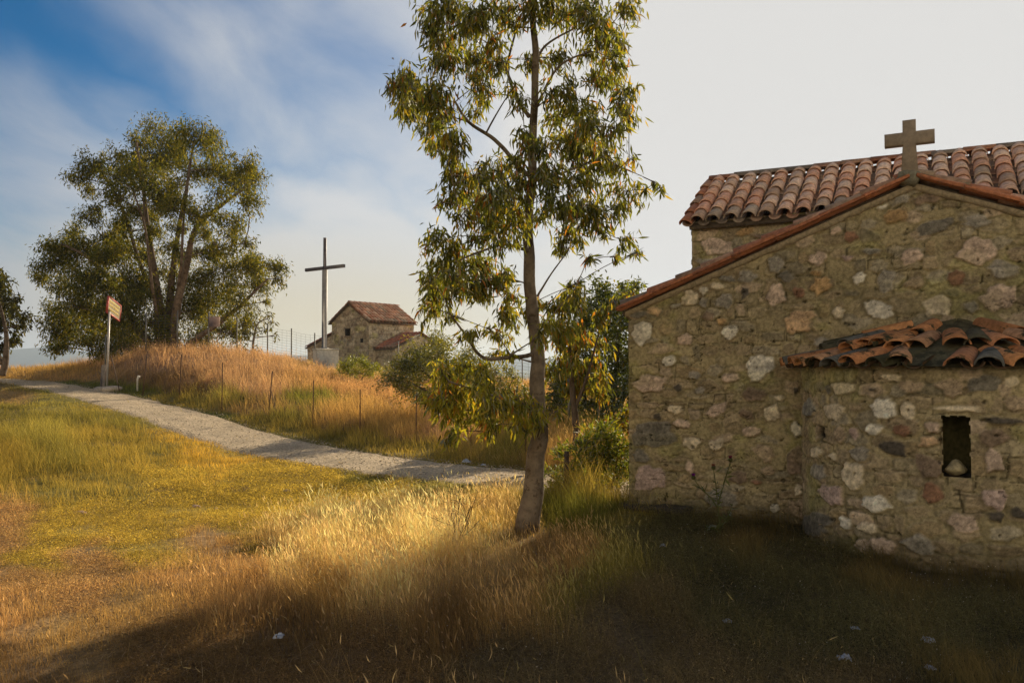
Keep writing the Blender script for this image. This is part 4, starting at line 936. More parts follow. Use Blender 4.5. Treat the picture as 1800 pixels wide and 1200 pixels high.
ac.tube([b + np.array([-.05, -.03, .5]), b + np.array([-.0, -.045, .48])], [.004, .004], 4, (.2, .2, .2)); setp(ac.build('warning_plate', M_metal), 'small square reddish brown plate hung on the hilltop wire fence', 'plate')
def rocks(lst):
    for (px, py, D, s, c, lab, grp) in lst:
        p = at(px, py, D); p[2] = Hs(p[0], p[1]); ac = Acc(); rock(ac, p + Z3 * s[2] * .25, s, int(px), c)
        setp(ac.build('rock', M_stone), lab, 'stone', grp)
rocks([(196, 672, 27.6, (.46, .3, .16), (.40, .33, .27), 'flat pale stone at the foot of the road sign', None), (172, 675, 27.4, (.25, .2, .12), (.30, .26, .22), 'smaller grey stone left of the slab under the road sign', None),
       (345, 870, 9.4, (.05, .04, .035), (.42, .28, .2), 'small pinkish stone alone in the mown yellow grass, left one', None), (380, 873, 9.2, (.03, .03, .025), (.42, .28, .2), 'tiny brown pebble right of the small stone in the yellow grass', None),
       (142, 886, 9.0, (.07, .05, .035), (.45, .30, .22), 'small rounded stone at far left of the yellow grass', None), (503, 850, 10.4, (.06, .045, .03), (.36, .28, .2), 'small stone near the lower edge of the path', None)])
def litter(px, py, D, s, seed, lab, col=(.45, .47, .52), name='crumpled_paper', cat='litter'):
    r = np.random.default_rng(seed); s = s * .8; n = 12; a, b = np.meshgrid(np.linspace(-1, 1, n), np.linspace(-1, 1, n), indexing='ij')
    p = at(px, py, D); p[2] = Hs(p[0], p[1]); 
    h = .5 * np.abs(fbm(a * 1.6 + seed, b * 1.6, seed, 3)) * 2 + .35 * (1 - np.hypot(a, b) * .6)
    X = a * (1 - .25 * h) + .25 * vnoise(a * 2, b * 2, seed + 1); Y = b * .7 + .25 * vnoise(a * 2, b * 2, seed + 2)
    P = p + np.stack([X * s, Y * s, h * s * 1.3 + .03], -1)
    i = np.arange(n - 1)[:, None] * n; j = np.arange(n - 1)[None, :]
    ac = Acc(); ac.add(P.reshape(-1, 3), np.stack([i + j, i + n + j, i + n + j + 1, i + j + 1], -1).reshape(-1, 4), None, col)
    o = ac.build(name, M_paper); m = o.modifiers.new('thick', 'SOLIDIFY'); m.thickness = .003; setp(o, lab, cat)
litter(1484, 1180, 4.25, .045, 3, 'largest crumpled white paper lying in the dark grass at the bottom edge')
litter(1278, 1098, 4.95, .035, 4, 'folded white scrap in the dark grass left of the other scraps')
litter(1503, 1108, 4.8, .03, 5, 'thin white scrap lying flat midway down the shaded grass')
litter(1632, 1132, 4.6, .045, 6, 'wrinkled white scrap in the shaded grass under the apse window')
litter(1635, 1192, 4.15, .03, 7, 'white scrap cut by the bottom edge of the picture, right of the largest one')
litter(490, 1130, 4.6, .038, 8, 'crumpled pale paper at lower left where the shadow begins')
litter(1165, 968, 7.0, .035, 9, 'small white scrap in the dark grass near the chapel corner')
litter(820, 815, 13.0, .09, 10, 'white paper scrap at the far edge of the gravel path', (.75, .74, .72)); litter(850, 824, 12.6, .05, 11, 'small folded scrap on the gravel path left of the trunk', (.75, .74, .7))
# short white plastic tube sticking out of the mound
b = at(242, 648, 27.2); b[2] = Hs(b[0], b[1]); ac = Acc(); ac.tube([b, b + Z3 * .42, b + Z3 * .52 + [.05, 0, 0]], [.03, .03, .05], 8, (.6, .55, .48)); setp(ac.build('marker_stake', M_conc, None, True), 'short pale stake standing in the dry grass right of the road sign', 'stake')

# ------------------------------------------------------------------ leaves and trees
def leaves(P, D, Nn, ln, wd, col, droop=.15):
    """lanceolate leaves: base P, direction D, normal Nn"""
    n = len(P); D = nrm(D); S = nrm(np.cross(D, Nn)); Nn = np.cross(S, D)
    ln = ln[:, None]; wd = wd[:, None]
    V = np.stack([P, P + D * ln * .38 + S * wd * .5 + Nn * ln * .03, P + D * ln * .38 - S * wd * .5 + Nn * ln * .03,
                  P + D * ln * .72 + S * wd * .30 - Nn * ln * droop * .35, P + D * ln * .72 - S * wd * .30 - Nn * ln * droop * .35, P + D * ln - Nn * ln * droop], 1)
    b = np.arange(n)[:, None] * 6
    T = np.vstack([b + np.array([[0, 2, 1]]), b + np.array([[3, 4, 5]])]); Q = b + np.array([[1, 2, 4, 3]])
    return V.reshape(-1, 3), Q, T, np.repeat(col, 6, 0)
def tree(name, label, cat, base, limbs, clusters, D, spread, lpc, ll, lw, pal, pw, mat, bark, droop=1.6, seed=1, group=None, twig=.004, tw_k=5, rsc=1.0, flat=1.0, limb_r=.5, barkmat=None, leafin=.35):
    """limbs: list of polylines [(px,py,depth,r)]; clusters: (px,py,rpx[,depth])"""
    r = np.random.default_rng(seed); root = empty(name, tuple(base), label, cat, group)
    ac = Acc(); pts = []; rad = []; level = []
    for lb in limbs:
        P = np.array([at(a, b, d) for a, b, d, _ in lb]); R = np.array([q[3] for q in lb])
        Pd = catmull(P, 6); Rd = np.interp(np.linspace(0, 1, len(Pd)), np.linspace(0, 1, len(R)), R)
        wob = np.stack([vnoise(np.arange(len(Pd)) * .35, np.full(len(Pd), 3.1 + k), seed + k) for k in range(3)], -1) * Rd[:, None] * .8; wob[0] = 0
        Pd = Pd + wob; kk = 12 if Rd[0] > .05 else 7
        shade = np.array(bark); ac.tube(Pd, Rd, kk, shade); pts += list(Pd); rad += list(Rd)
    cs = []
    for c in clusters:
        dd = c[3] if len(c) > 3 else D + r.uniform(-1, 1) * spread * math.sqrt(max(.05, 1 - ((c[0] - np.mean([q[0] for q in clusters])) / (1.05 * (max(q[0] for q in clusters) - min(q[0] for q in clusters)) / 2 + 1)) ** 2))
        cs.append((at(c[0], c[1], dd), c[2] / F * dd * rsc))
    tr = np.array([at(limbs[0][0][0], limbs[0][0][1], D)])[0]
    ptsA = np.array(pts); 
    cs.sort(key=lambda q: np.min(np.linalg.norm(ptsA - q[0], axis=1)))
    LP = []; LD = []; 
    for (c, cr) in cs:
        A = np.array(pts); d = A - c; dist = np.linalg.norm(d, axis=1); cost = dist + 1.2 * np.maximum(0, d[:, 2] + .12 * dist)
        k = int(np.argmin(cost)); p0 = A[k]; dist = dist[k]
        mid = .5 * (p0 + c) + np.array([r.normal() * .08, r.normal() * .08, r.uniform(.0, .12)]) * dist
        t = np.linspace(0, 1, 7)[:, None]; B = (1 - t) ** 2 * p0 + 2 * t * (1 - t) * mid + t * t * c
        r0 = min(rad[k] * .55, limb_r * .02 * dist + twig * 2.2); R = np.linspace(max(r0, twig * 1.8), twig * 1.2, 7)
        ac.tube(B, R, 5, bark, cap=False); pts += list(B[1:]); rad += list(R[1:])
        nt = max(3, int(tw_k * (1 + r.random())))
        nl = max(6, int(lpc * (cr / (30 / F * D)) ** 2 * r.uniform(.75, 1.25)))
        per = max(2, int(nl / nt))
        for q in range(nt):
            dr = nrm(r.normal(size=3) * np.array([1, 1, .8 * flat])); e = c + dr * cr * r.uniform(.55, 1.35) * np.array([1, 1, flat])
            t = np.linspace(0, 1, 5)[:, None]; m2 = .5 * (c + e) + Z3 * cr * .18
            s0 = c + (p0 - c) * r.uniform(0, .35)
            Bt = (1 - t) ** 2 * s0 + 2 * t * (1 - t) * m2 + t * t * e
            ac.tube(Bt, np.linspace(twig, twig * .4, 5), 3, np.array(bark) * .8, cap=False)
            tt = r.uniform(leafin, 1.05, per); X = (1 - tt)[:, None] ** 2 * s0 + (2 * tt * (1 - tt))[:, None] * m2 + (tt ** 2)[:, None] * e
            X = X + r.normal(size=(per, 3)) * cr * .26
            tg = nrm(e - s0); dl = r.normal(size=(per, 3)) * .55 + tg * .35 - Z3 * droop * r.uniform(.4, 1.2, per)[:, None]
            LP.append(X); LD.append(dl)
    LP = np.vstack(LP); LD = np.vstack(LD); n = len(LP)
    Nn = r.normal(size=(n, 3)); Nn[:, 2] += .3
    pal = np.array(pal); ci = r.choice(len(pal), n, p=np.array(pw) / sum(pw)); col = pal[ci] * r.uniform(.75, 1.25, n)[:, None]
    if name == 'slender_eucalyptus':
        low_lit = (sstep(LP[:, 2], 2.3, 1.7) * (r.random(n) < .5))[:, None]; col = col * (1 - low_lit) + (col * .6 + np.array([.17, .16, .02])) * low_lit  # lowest leaves yellower and brighter: sunlit glow put into their colour
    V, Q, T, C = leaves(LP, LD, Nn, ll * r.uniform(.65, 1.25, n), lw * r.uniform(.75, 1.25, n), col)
    tk = ac.build('trunk', barkmat or M_bark, root, True)
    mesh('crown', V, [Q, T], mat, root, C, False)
    return root, n
def cl(lst, ox, oy, s=2.3077): return [(ox + a / s, oy + b / s, c / s) for a, b, c in lst]
EUC = [(.11, .135, .035), (.16, .18, .042), (.23, .225, .05), (.32, .25, .05), (.36, .15, .04), (.06, .07, .03)]
# slender foreground eucalyptus
cA = cl([(330,40,80),(400,130,90),(300,170,60),(440,60,70),(330,230,70),(430,260,80),(520,170,50),(280,110,50),(270,40,50),(560,40,60),(680,30,80),(600,110,50),(780,50,70),(870,30,80),(950,70,80),(1070,20,55),(960,150,70),(1050,160,50),(900,220,45),(780,240,50),(690,240,45),(1020,250,55),(950,310,50),(540,260,50),(470,340,55),(490,390,28),
 (140,350,60),(200,330,60),(220,400,80),(300,380,70),(160,430,35),(300,470,80),(350,540,65),(290,590,45),(260,520,40),(380,600,45),(450,455,33),(110,335,25),(180,470,25),(340,640,30),
 (630,400,45),(610,350,35),(800,380,75),(870,440,70),(1000,340,60),(1090,370,38),(1080,460,45),(1020,520,55),(920,520,80),(780,470,55),(840,600,90),(960,600,65),(650,560,60),(720,600,45),(880,560,60),(1040,420,50),
 (400,720,75),(360,800,50),(390,880,50),(480,700,60),(520,780,80),(560,680,55),(600,800,65),(640,730,55),(500,900,75),(600,900,70),(560,960,60),(470,960,45),(700,880,50),(310,820,20),(440,800,60),(620,650,40),
 (760,690,60),(780,800,70),(860,740,70),(950,700,70),(1040,680,45),(1060,780,55),(1020,850,55),(920,860,80),(840,860,60),(830,950,45),(800,1000,35),(960,930,35),(880,970,28),(1060,980,42),(1110,1020,22),(1020,1040,16),(910,1040,20),(1205,765,17),(1090,640,20),(1140,770,9),(1180,740,8),
 (290,980,50),(370,990,50),(320,1060,65),(420,1060,55),(500,1060,55),(280,1140,55),(380,1150,65),(480,1140,60),(560,1120,35),(850,1160,35)], 640, 0)
cA += cl([(280,60,55),(300,130,60),(380,60,70),(460,120,45),(270,200,50),(350,215,30),(560,60,50),(580,200,50),(500,265,22),(430,290,35),(560,300,40),(600,240,35),(600,130,35),(790,180,60),(850,120,40),(700,160,30),(800,260,50),(740,240,35),(720,300,40),(660,200,35),(860,180,40),(590,370,25),(540,370,30)], 640, 460)
cA2 = cl([(300,430,50),(350,520,75),(270,560,50),(340,620,55),(360,690,42),(330,725,16),(450,500,60),(440,600,75),(520,560,65),(530,660,42),(600,620,55),(620,560,45),(680,600,50),(700,640,45),(790,605,22),(640,660,35),(400,420,45),(480,440,45),(400,560,50),(500,690,25)], 640, 460)
dT = 7.72
tb = at(925, 930, dT); tb[2] = Hs(tb[0], tb[1])
limbsA = [[(926, 940, dT, .14), (934, 900, dT, .112), (943, 830, dT, .094), (949, 750, dT - .03, .083), (944, 660, dT - .05, .072), (935, 560, dT, .062), (931, 470, dT + .04, .058), (932, 380, dT + .06, .050), (937, 280, dT + .05, .043), (939, 180, dT, .037), (940, 90, dT - .04, .034), (934, 10, dT, .028), (930, -90, dT, .02), (935, -200, dT, .012)],
  [(932, 310, dT, .026), (905, 285, dT - .1, .022), (870, 245, dT - .2, .019), (825, 215, dT - .25, .015), (800, 180, dT - .3, .010)],
  [(930, 205, dT, .022), (905, 165, dT + .15, .017), (893, 120, dT + .25, .014), (905, 60, dT + .3, .010)],
  [(930, 320, dT, .02), (960, 312, dT - .1, .014), (1000, 300, dT - .2, .01), (1060, 275, dT - .2, .007)],
  [(928, 440, dT, .02), (890, 430, dT - .2, .014), (850, 440, dT - .35, .01), (800, 460, dT - .5, .007)],
  [(945, 620, dT, .024), (900, 628, dT - .35, .019), (850, 628, dT - .55, .016), (820, 590, dT - .7, .011), (790, 550, dT - .8, .007)],
  [(950, 710, dT, .02), (900, 705, dT - .4, .015), (850, 690, dT - .6, .011), (790, 670, dT - .8, .008)],
  [(936, 120, dT, .016), (960, 80, dT + .1, .012), (1010, 50, dT + .2, .008)], [(938, 200, dT, .016), (980, 120, dT - .2, .011), (1040, 90, dT - .3, .008)],
  [(945, 520, dT, .012), (970, 480, dT + .2, .008), (1000, 440, dT + .3, .005)]]
cA = [(a, b, c) for a, b, c in cA] + [(a, b, c, dT - .55 + .3 * math.sin(a)) for a, b, c in cA2]
cA += [(840, -40, 40), (900, -60, 45), (960, -50, 45), (1020, -40, 40), (930, -120, 45), (880, -130, 35), (980, -130, 35), (930, -190, 30)]
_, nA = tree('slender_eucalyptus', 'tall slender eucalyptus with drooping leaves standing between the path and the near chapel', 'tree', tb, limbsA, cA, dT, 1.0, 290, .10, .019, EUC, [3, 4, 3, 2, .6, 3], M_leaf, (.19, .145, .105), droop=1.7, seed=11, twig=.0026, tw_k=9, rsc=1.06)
print('leaves A', nA)
# big multi-stemmed eucalyptus on the hill
cB = cl([(600,400,45),(640,450,45),(720,440,40),(770,370,45),(680,370,50),(640,340,50),(600,470,45),(820,470,45),(720,340,45),(640,90,85),(560,110,55),(790,70,75),(860,90,55),(740,130,65),(640,180,90),(470,150,45),(370,170,50),(330,240,50),(360,285,35),(440,220,55),(520,230,75),(600,270,85),(880,200,65),(990,180,60),(1030,240,45),(960,260,65),(880,300,55),(800,220,65),(700,280,60),(480,320,65),(560,370,60),(1000,330,55),(960,420,50),(900,400,45),(820,400,55),(1010,500,35),(940,470,45),(350,400,45),(390,370,30),(500,430,65),(440,480,55),(300,480,55),(230,520,65),(180,590,45),(170,650,35),(260,590,80),(350,540,75),(430,570,80),(330,640,75),(240,680,45),(400,680,80),(500,540,65),(520,640,80),(600,540,55),(700,520,45),(740,560,60),(830,530,55),(900,530,60),(870,620,75),(780,660,70),(680,640,60),(600,700,80),(500,740,80),(400,770,80),(300,760,65),(220,800,55),(200,860,45),(230,925,42),(300,860,75),(350,920,50),(420,880,80),(510,860,80),(600,820,80),(700,760,80),(790,780,80),(880,740,80),(960,660,70),(1030,610,65),(1060,680,45),(980,760,75),(1010,820,45),(900,850,60),(800,880,75),(700,900,75),(620,930,60),(1000,590,45),(1120,600,42),(1130,650,30),(1085,740,18),(430,960,35),(850,930,45),(960,880,35),(560,920,60),(480,930,60),(380,850,60),(460,800,60)], 0, 200)
dB = 36.0
bb = at(290, 628, dB); bb[2] = Hs(bb[0], bb[1])
limbsB = [[(290, 640, dB, .28), (285, 590, dB, .22), (278, 520, dB, .17), (262, 420, dB, .12), (250, 320, dB, .07), (240, 250, dB, .04)],
  [(296, 640, dB, .25), (310, 560, dB - .5, .19), (330, 460, dB - .7, .14), (345, 400, dB - .8, .11), (390, 360, dB - .6, .08), (430, 330, dB - .4, .05)],
  [(292, 640, dB, .22), (300, 540, dB + .6, .17), (312, 420, dB + .8, .11), (328, 330, dB + .8, .07), (340, 250, dB + .8, .04)],
  [(285, 640, dB, .22), (240, 570, dB - .6, .15), (200, 500, dB - 1, .10), (150, 450, dB - 1, .06), (110, 430, dB - 1, .04)],
  [(300, 635, dB, .18), (340, 600, dB - 1, .13), (390, 565, dB - 1.3, .10), (430, 530, dB - 1, .07), (470, 490, dB - .8, .04)],
  [(282, 640, dB, .16), (220, 600, dB + 1, .11), (160, 570, dB + 1.3, .07), (110, 570, dB + 1, .04)],
  [(288, 560, dB, .13), (250, 470, dB + .8, .09), (220, 380, dB + 1, .06), (190, 320, dB + .8, .035), (160, 290, dB + .5, .025)],
  [(300, 560, dB, .10), (318, 480, dB - 1, .07), (322, 400, dB - 1.2, .05), (330, 330, dB - 1, .03)],
  [(280, 600, dB, .1), (268, 500, dB - 1.4, .07), (255, 400, dB - 1.6, .045), (235, 340, dB - 1.5, .03)]]
_, nB = tree('large_eucalyptus', 'large broad eucalyptus with many stems on the hill behind the road sign', 'tree', bb, limbsB, [(a, b + 9, c) for a, b, c in cB], dB, 3.2, 1350, .175, .043, [(.10, .115, .035), (.15, .15, .04), (.23, .20, .045), (.055, .065, .025)], [3, 3, 3, 2], M_leafb, (.17, .12, .085), droop=1.0, seed=5, twig=.014, tw_k=7, rsc=1.05)
print('leaves B', nB)
# sapling right of it
cC = cl([(1005,880,30),(1040,960,25),(1085,825,25),(985,955,28),(1030,850,30),(1100,850,22),(990,915,25),(1115,900,15),(1060,880,18)], 0, 200)
bC = at(444, 640, 34.5); bC[2] = Hs(bC[0], bC[1])
tree('eucalyptus_sapling', 'thin young eucalyptus beside the hilltop fence, right of the broad one', 'tree', bC, [[(444, 645, 34.5, .07), (446, 600, 34.5, .05), (452, 570, 34.5, .03), (470, 560, 34.5, .02)]], cC, 34.5, .5, 330, .22, .06, [(.10, .10, .035), (.16, .14, .04), (.06, .07, .03)], [3, 2, 2], M_leafb, (.2, .15, .11), droop=.9, seed=8, twig=.012)
# tree at the left edge
cD = [(5, 500, 16), (18, 525, 16), (40, 555, 12), (12, 565, 20), (8, 605, 16), (28, 590, 12), (0, 540, 18), (-30, 520, 26), (-50, 560, 28), (-30, 590, 25), (-60, 500, 20), (-20, 480, 18), (22, 545, 10), (45, 572, 8), (-10, 625, 10)]
bD = at(4, 652, 36); bD[2] = Hs(bD[0], bD[1])
tree('eucalyptus_tree', 'dark tree cut by the left edge of the picture above the path', 'tree', bD, [[(4, 660, 36, .16), (10, 610, 36, .11), (5, 560, 36, .07), (-10, 510, 36, .04)], [(4, 640, 36, .09), (-20, 590, 36, .06), (-45, 540, 36, .04)]], cD, 36, 1.2, 900, .24, .065, [(.075, .08, .032), (.10, .09, .04), (.05, .055, .025)], [3, 2, 3], M_leafb, (.16, .12, .09), droop=.9, seed=9, twig=.014, tw_k=6)
# round olive bush behind the path
GRO = [(.19, .19, .06), (.14, .155, .05), (.26, .235, .06), (.09, .105, .04)]
cE = [(735, 622, 22), (765, 600, 24), (705, 650, 22), (690, 670, 22), (730, 650, 34), (770, 620, 30), (720, 685, 24), (760, 660, 34), (750, 700, 20), (780, 690, 26), (800, 640, 28), (820, 670, 30), (715, 640, 16), (840, 690, 28), (860, 670, 26), (800, 710, 20), (850, 650, 22), (890, 690, 22), (830, 630, 20), (880, 715, 18)]
dE = 19.0; bE = at(800, 752, dE); bE[2] = Hs(bE[0], bE[1])
tree('olive_bush', 'round grey green olive bush on the slope right of the bright shrub', 'bush', bE, [[(800, 755, dE, .07), (790, 710, dE, .05), (760, 670, dE, .03), (735, 640, dE, .02)], [(803, 755, dE, .06), (820, 710, dE, .04), (850, 680, dE, .02)], [(800, 750, dE, .04), (770, 700, dE - .3, .03), (725, 675, dE - .4, .015)]], [(a, b, c * 1.2) for a, b, c in cE] + [(905, 660, 18), (780, 600, 18), (860, 710, 20), (690, 655, 16), (760, 640, 26), (720, 660, 24), (830, 690, 26), (880, 690, 24), (800, 720, 20), (740, 690, 20)], dE, .9, 900, .075, .024, GRO, [3, 3, 2, 2], M_leaf2, (.12, .09, .06), droop=.1, seed=15, twig=.006, tw_k=7)
# bright green shrub on the hill
cF = [(604, 645, 12), (620, 640, 14), (640, 640, 14), (655, 648, 12), (612, 658, 12), (632, 655, 14), (650, 660, 9), (597, 655, 8), (628, 633, 8)]
dF = 27.0; bF = at(626, 674, dF); bF[2] = Hs(bF[0], bF[1])
tree('green_shrub', 'small bright yellow green shrub in front of the distant chapel', 'bush', bF, [[(626, 678, dF, .04), (622, 662, dF, .025), (610, 650, dF, .015)], [(628, 678, dF, .035), (638, 662, dF, .02), (648, 650, dF, .012)]], cF, dF, .35, 2600, .075, .022, [(.24, .26, .03), (.17, .20, .03), (.10, .12, .025)], [3, 2, 1], M_leaf2, (.10, .08, .05), droop=-.6, seed=16, twig=.007, tw_k=7)
# trees behind, between trunk and chapel
DG = [(.075, .10, .025), (.12, .15, .03), (.17, .19, .035), (.05, .065, .02), (.25, .22, .04)]
cG = [(1075, 520, 26), (1100, 510, 18), (1050, 540, 24), (1090, 560, 30), (1060, 590, 30), (1030, 620, 30), (1090, 620, 34), (1060, 660, 34), (1010, 670, 30), (1100, 690, 28), (1040, 710, 28), (1120, 560, 26), (1120, 640, 30), (1000, 720, 24), (1080, 730, 24), (1140, 600, 30), (1140, 680, 30), (975, 700, 22), (1025, 575, 20), (1160, 540, 26), (1180, 620, 30), (1120, 505, 12), (980, 660, 20)]
dG = 18.6; bG = at(1080, 760, dG); bG[2] = Hs(bG[0], bG[1])
tree('leafy_tree', 'bushy green tree just behind the left edge of the near chapel', 'tree', bG, [[(1080, 765, dG, .07), (1078, 700, dG, .055), (1085, 620, dG, .06), (1080, 560, dG, .035)], [(1078, 740, dG, .07), (1040, 680, dG, .045), (1020, 630, dG, .025)], [(1082, 720, dG, .06), (1120, 660, dG, .04), (1150, 600, dG, .025)]], [(a, b, c * 1.25) for a, b, c in cG] + [(1000, 620, 22), (985, 690, 24), (1020, 690, 26), (1060, 700, 26), (1000, 740, 20), (1035, 560, 20), (1010, 590, 20), (970, 730, 18), (1100, 740, 20), (1050, 740, 18)], dG, 1.2, 700, .10, .045, DG, [3, 3, 2, 3, .6], M_leaf2, (.10, .08, .06), droop=.3, seed=18, twig=.007, tw_k=7)
cH = [(985, 560, 14), (1005, 535, 14), (1020, 520, 14), (1000, 580, 22), (975, 600, 20), (1020, 600, 20), (990, 640, 24), (965, 650, 20), (1010, 640, 20), (1040, 640, 22), (1050, 600, 16), (1045, 560, 14), (1065, 545, 14), (1040, 680, 18), (960, 570, 14), (1095, 520, 9), (1080, 530, 10), (1115, 515, 8), (1000, 690, 18), (1025, 660, 20), (985, 500 + 25, 9), (1060, 660, 14), (1060, 690, 12)]
dH = 12.8; bH = at(1012, 790, dH); bH[2] = Hs(bH[0], bH[1])
tree('drooping_eucalyptus', 'smaller eucalyptus with hanging brownish leaves between the slender trunk and the chapel', 'tree', bH, [[(1012, 800, dH, .07), (1010, 730, dH, .055), (1005, 650, dH, .04), (1000, 590, dH, .025), (1000, 540, dH, .014)], [(1010, 720, dH, .035), (1035, 650, dH, .022), (1060, 570, dH, .012), (1100, 520, dH, .006)]], [(a, b, c * 1.2) for a, b, c in cH], dH, .6, 260, .15, .032, EUC, [2, 3, 4, 3, 1.4, 2], M_leaf, (.15, .11, .08), droop=2.2, seed=19, twig=.005, tw_k=5)
# broad-leaved shrub at the chapel corner, foreground right of trunk
cI = [(1040, 770, 22), (1060, 790, 22), (1020, 790, 18), (1080, 810, 22), (1040, 820, 22), (1000, 830, 16), (1090, 780, 16), (1060, 850, 20), (1020, 850, 18), (985, 850, 14), (990, 800, 12), (1095, 840, 16), (970, 870, 12), (1035, 880, 14), (1065, 760, 12), (1000, 875, 12), (1080, 870, 14), (965, 835, 10)]
dI = 10.2; bI = at(1040, 880, dI); bI[2] = Hs(bI[0], bI[1])
tree('oleander_shrub', 'bushy shrub with long green leaves at the left corner of the near chapel', 'bush', bI, [[(1040, 890, dI, .03), (1045, 840, dI, .02), (1050, 790, dI, .012)], [(1035, 890, dI, .03), (1010, 850, dI, .018), (1000, 810, dI, .01)], [(1045, 890, dI, .025), (1075, 850, dI, .018), (1085, 800, dI, .01)]], [(a, b, c * 1.35) for a, b, c in cI], dI, .45, 560, .10, .018, [(.16, .20, .04), (.11, .15, .03), (.24, .25, .05), (.38, .30, .10), (.07, .09, .025)], [3, 3, 2, 1.5, 2], M_leaf2, (.14, .11, .06), droop=-.5, seed=20, twig=.004, tw_k=6)
cJ = [(1075, 742, 14), (1092, 735, 14), (1085, 760, 14), (1105, 750, 12), (1100, 725, 10)]
dJ = 11.0; bJ = at(1100, 830, dJ); bJ[2] = Hs(bJ[0], bJ[1])
tree('vine_shrub', 'yellowing broad leaved plant touching the left edge of the near chapel', 'bush', bJ, [[(1100, 840, dJ, .018), (1098, 790, dJ, .014), (1090, 745, dJ, .008)]], cJ, dJ, .15, 260, .075, .045, [(.30, .24, .03), (.14, .17, .03), (.30, .12, .04)], [3, 3, 1], M_leaf2, (.12, .08, .05), droop=.5, seed=22, twig=.004)
# background bushes beyond the path, right
cK = [(905, 700, 14), (925, 690, 14), (960, 735, 16), (985, 742, 14), (930, 715, 18), (1010, 740, 16), (890, 715, 14), (1050, 745, 12), (1090, 745, 12), (950, 705, 14), (870, 705, 12)]
dK = 21; bK = at(940, 745, dK); bK[2] = Hs(bK[0], bK[1])
tree('low_bush', 'low olive coloured bush behind the slender trunk beyond the path', 'bush', bK, [[(940, 750, dK, .04), (930, 725, dK, .02), (910, 710, dK, .012)], [(942, 750, dK, .03), (980, 740, dK, .02), (1040, 742, dK, .012)]], cK, dK, .6, 1500, .08, .028, [(.16, .16, .04), (.10, .12, .03), (.22, .18, .05)], [3, 3, 2], M_leaf2, (.10, .08, .05), droop=0, seed=23, twig=.006)

# dead twiggy bush in the golden grass
def dead_bush(px, py, D, label, seed, h=.42):
    r = np.random.default_rng(seed); b = at(px, py, D); b[2] = Hs(b[0], b[1]); ac = Acc()
    def br(p, d, l, rd, lv):
        n = 5; P = [p]
        for k in range(n): d = nrm(d + r.normal(size=3) * .22); P.append(P[-1] + d * l / n)
        ac.tube(P, np.linspace(rd, rd * .55, n + 1), 4, (.07, .04, .025))
        if lv < 3:
            for k in range(3 if lv else 2): br(np.array(P[2 + (k + lv) % 4]), nrm(d + r.normal(size=3) * .7), l * .6, rd * .55, lv + 1)
    for k in range(6): a = r.uniform(0, 2 * np.pi); br(b, nrm(np.array([math.cos(a) * .9, math.sin(a) * .9, .9])), h, .006, 0)
    setp(ac.build('dead_bush', M_bark), label, 'bush')
dead_bush(795, 960, 7.0, 'leafless dark twiggy bush in the golden grass left of the slender trunk', 4)
# thistle against the wall
def thistle():
    D = 7.55; b = at(1268, 975, D); b[2] = Hs(b[0], b[1]); root = empty('thistle', tuple(b), 'tall thistle with three purple and brown flower heads in front of the chapel wall', 'plant')
    ac = Acc(); g = (.12, .13, .06); stems = [[(1268, 975), (1266, 930), (1262, 890), (1258, 850), (1254, 824)], [(1262, 892), (1250, 875), (1232, 858), (1220, 841)], [(1262, 885), (1272, 850), (1280, 825), (1284, 810)], [(1266, 935), (1250, 925), (1240, 928)], [(1266, 925), (1280, 905), (1288, 885)]]
    for s_ in stems:
        P = catmull(np.array([at(x, y, D + .05 * math.sin(x)) for x, y in s_]), 4); ac.tube(P, np.linspace(.008, .0035, len(P)), 6, g)
    ac.build('stem', M_leaf2, root, True)
    r = np.random.default_rng(3); LP = []; LD = []
    for s_ in stems:
        for k in range(26):
            t = r.random() * (len(s_) - 1); i = int(t); f = t - i; a, c = s_[i], s_[min(i + 1, len(s_) - 1)]
            LP.append(at(a[0] + (c[0] - a[0]) * f, a[1] + (c[1] - a[1]) * f, D)); LD.append(r.normal(size=3) * np.array([1, 1, .5]))
    n = len(LP); V, Q, T, C = leaves(np.array(LP), np.array(LD), r.normal(size=(n, 3)), r.uniform(.03, .12, n), r.uniform(.008, .02, n), np.tile((.11, .13, .055), (n, 1)) * r.uniform(.6, 1.3, (n, 1)))
    mesh('foliage', V, [Q, T], M_leaf2, root, C)
    for (x, y, c) in ((1219, 837, (.22, .03, .30)), (1254, 820, (.36, .15, .10)), (1284, 806, (.25, .03, .09))):
        ac = Acc(); p = at(x, y, D); ac.tube([p - Z3 * .03, p - Z3 * .022, p - Z3 * .005, p + Z3 * .006], [.005, .018, .02, .013], 10, (.10, .10, .04))
        for k in range(60):
            a = r.uniform(0, 6.28); q = r.random() ** .5; d = np.array([math.cos(a) * q * .7, math.sin(a) * q * .7, 1]); ac.tube([p + np.array([d[0], d[1], 0]) * .015, p + d * .028], [.0016, .0012], 3, np.array(c) * r.uniform(.7, 1.3))
        ac.build('flower_head', M_leaf2, root)
thistle()

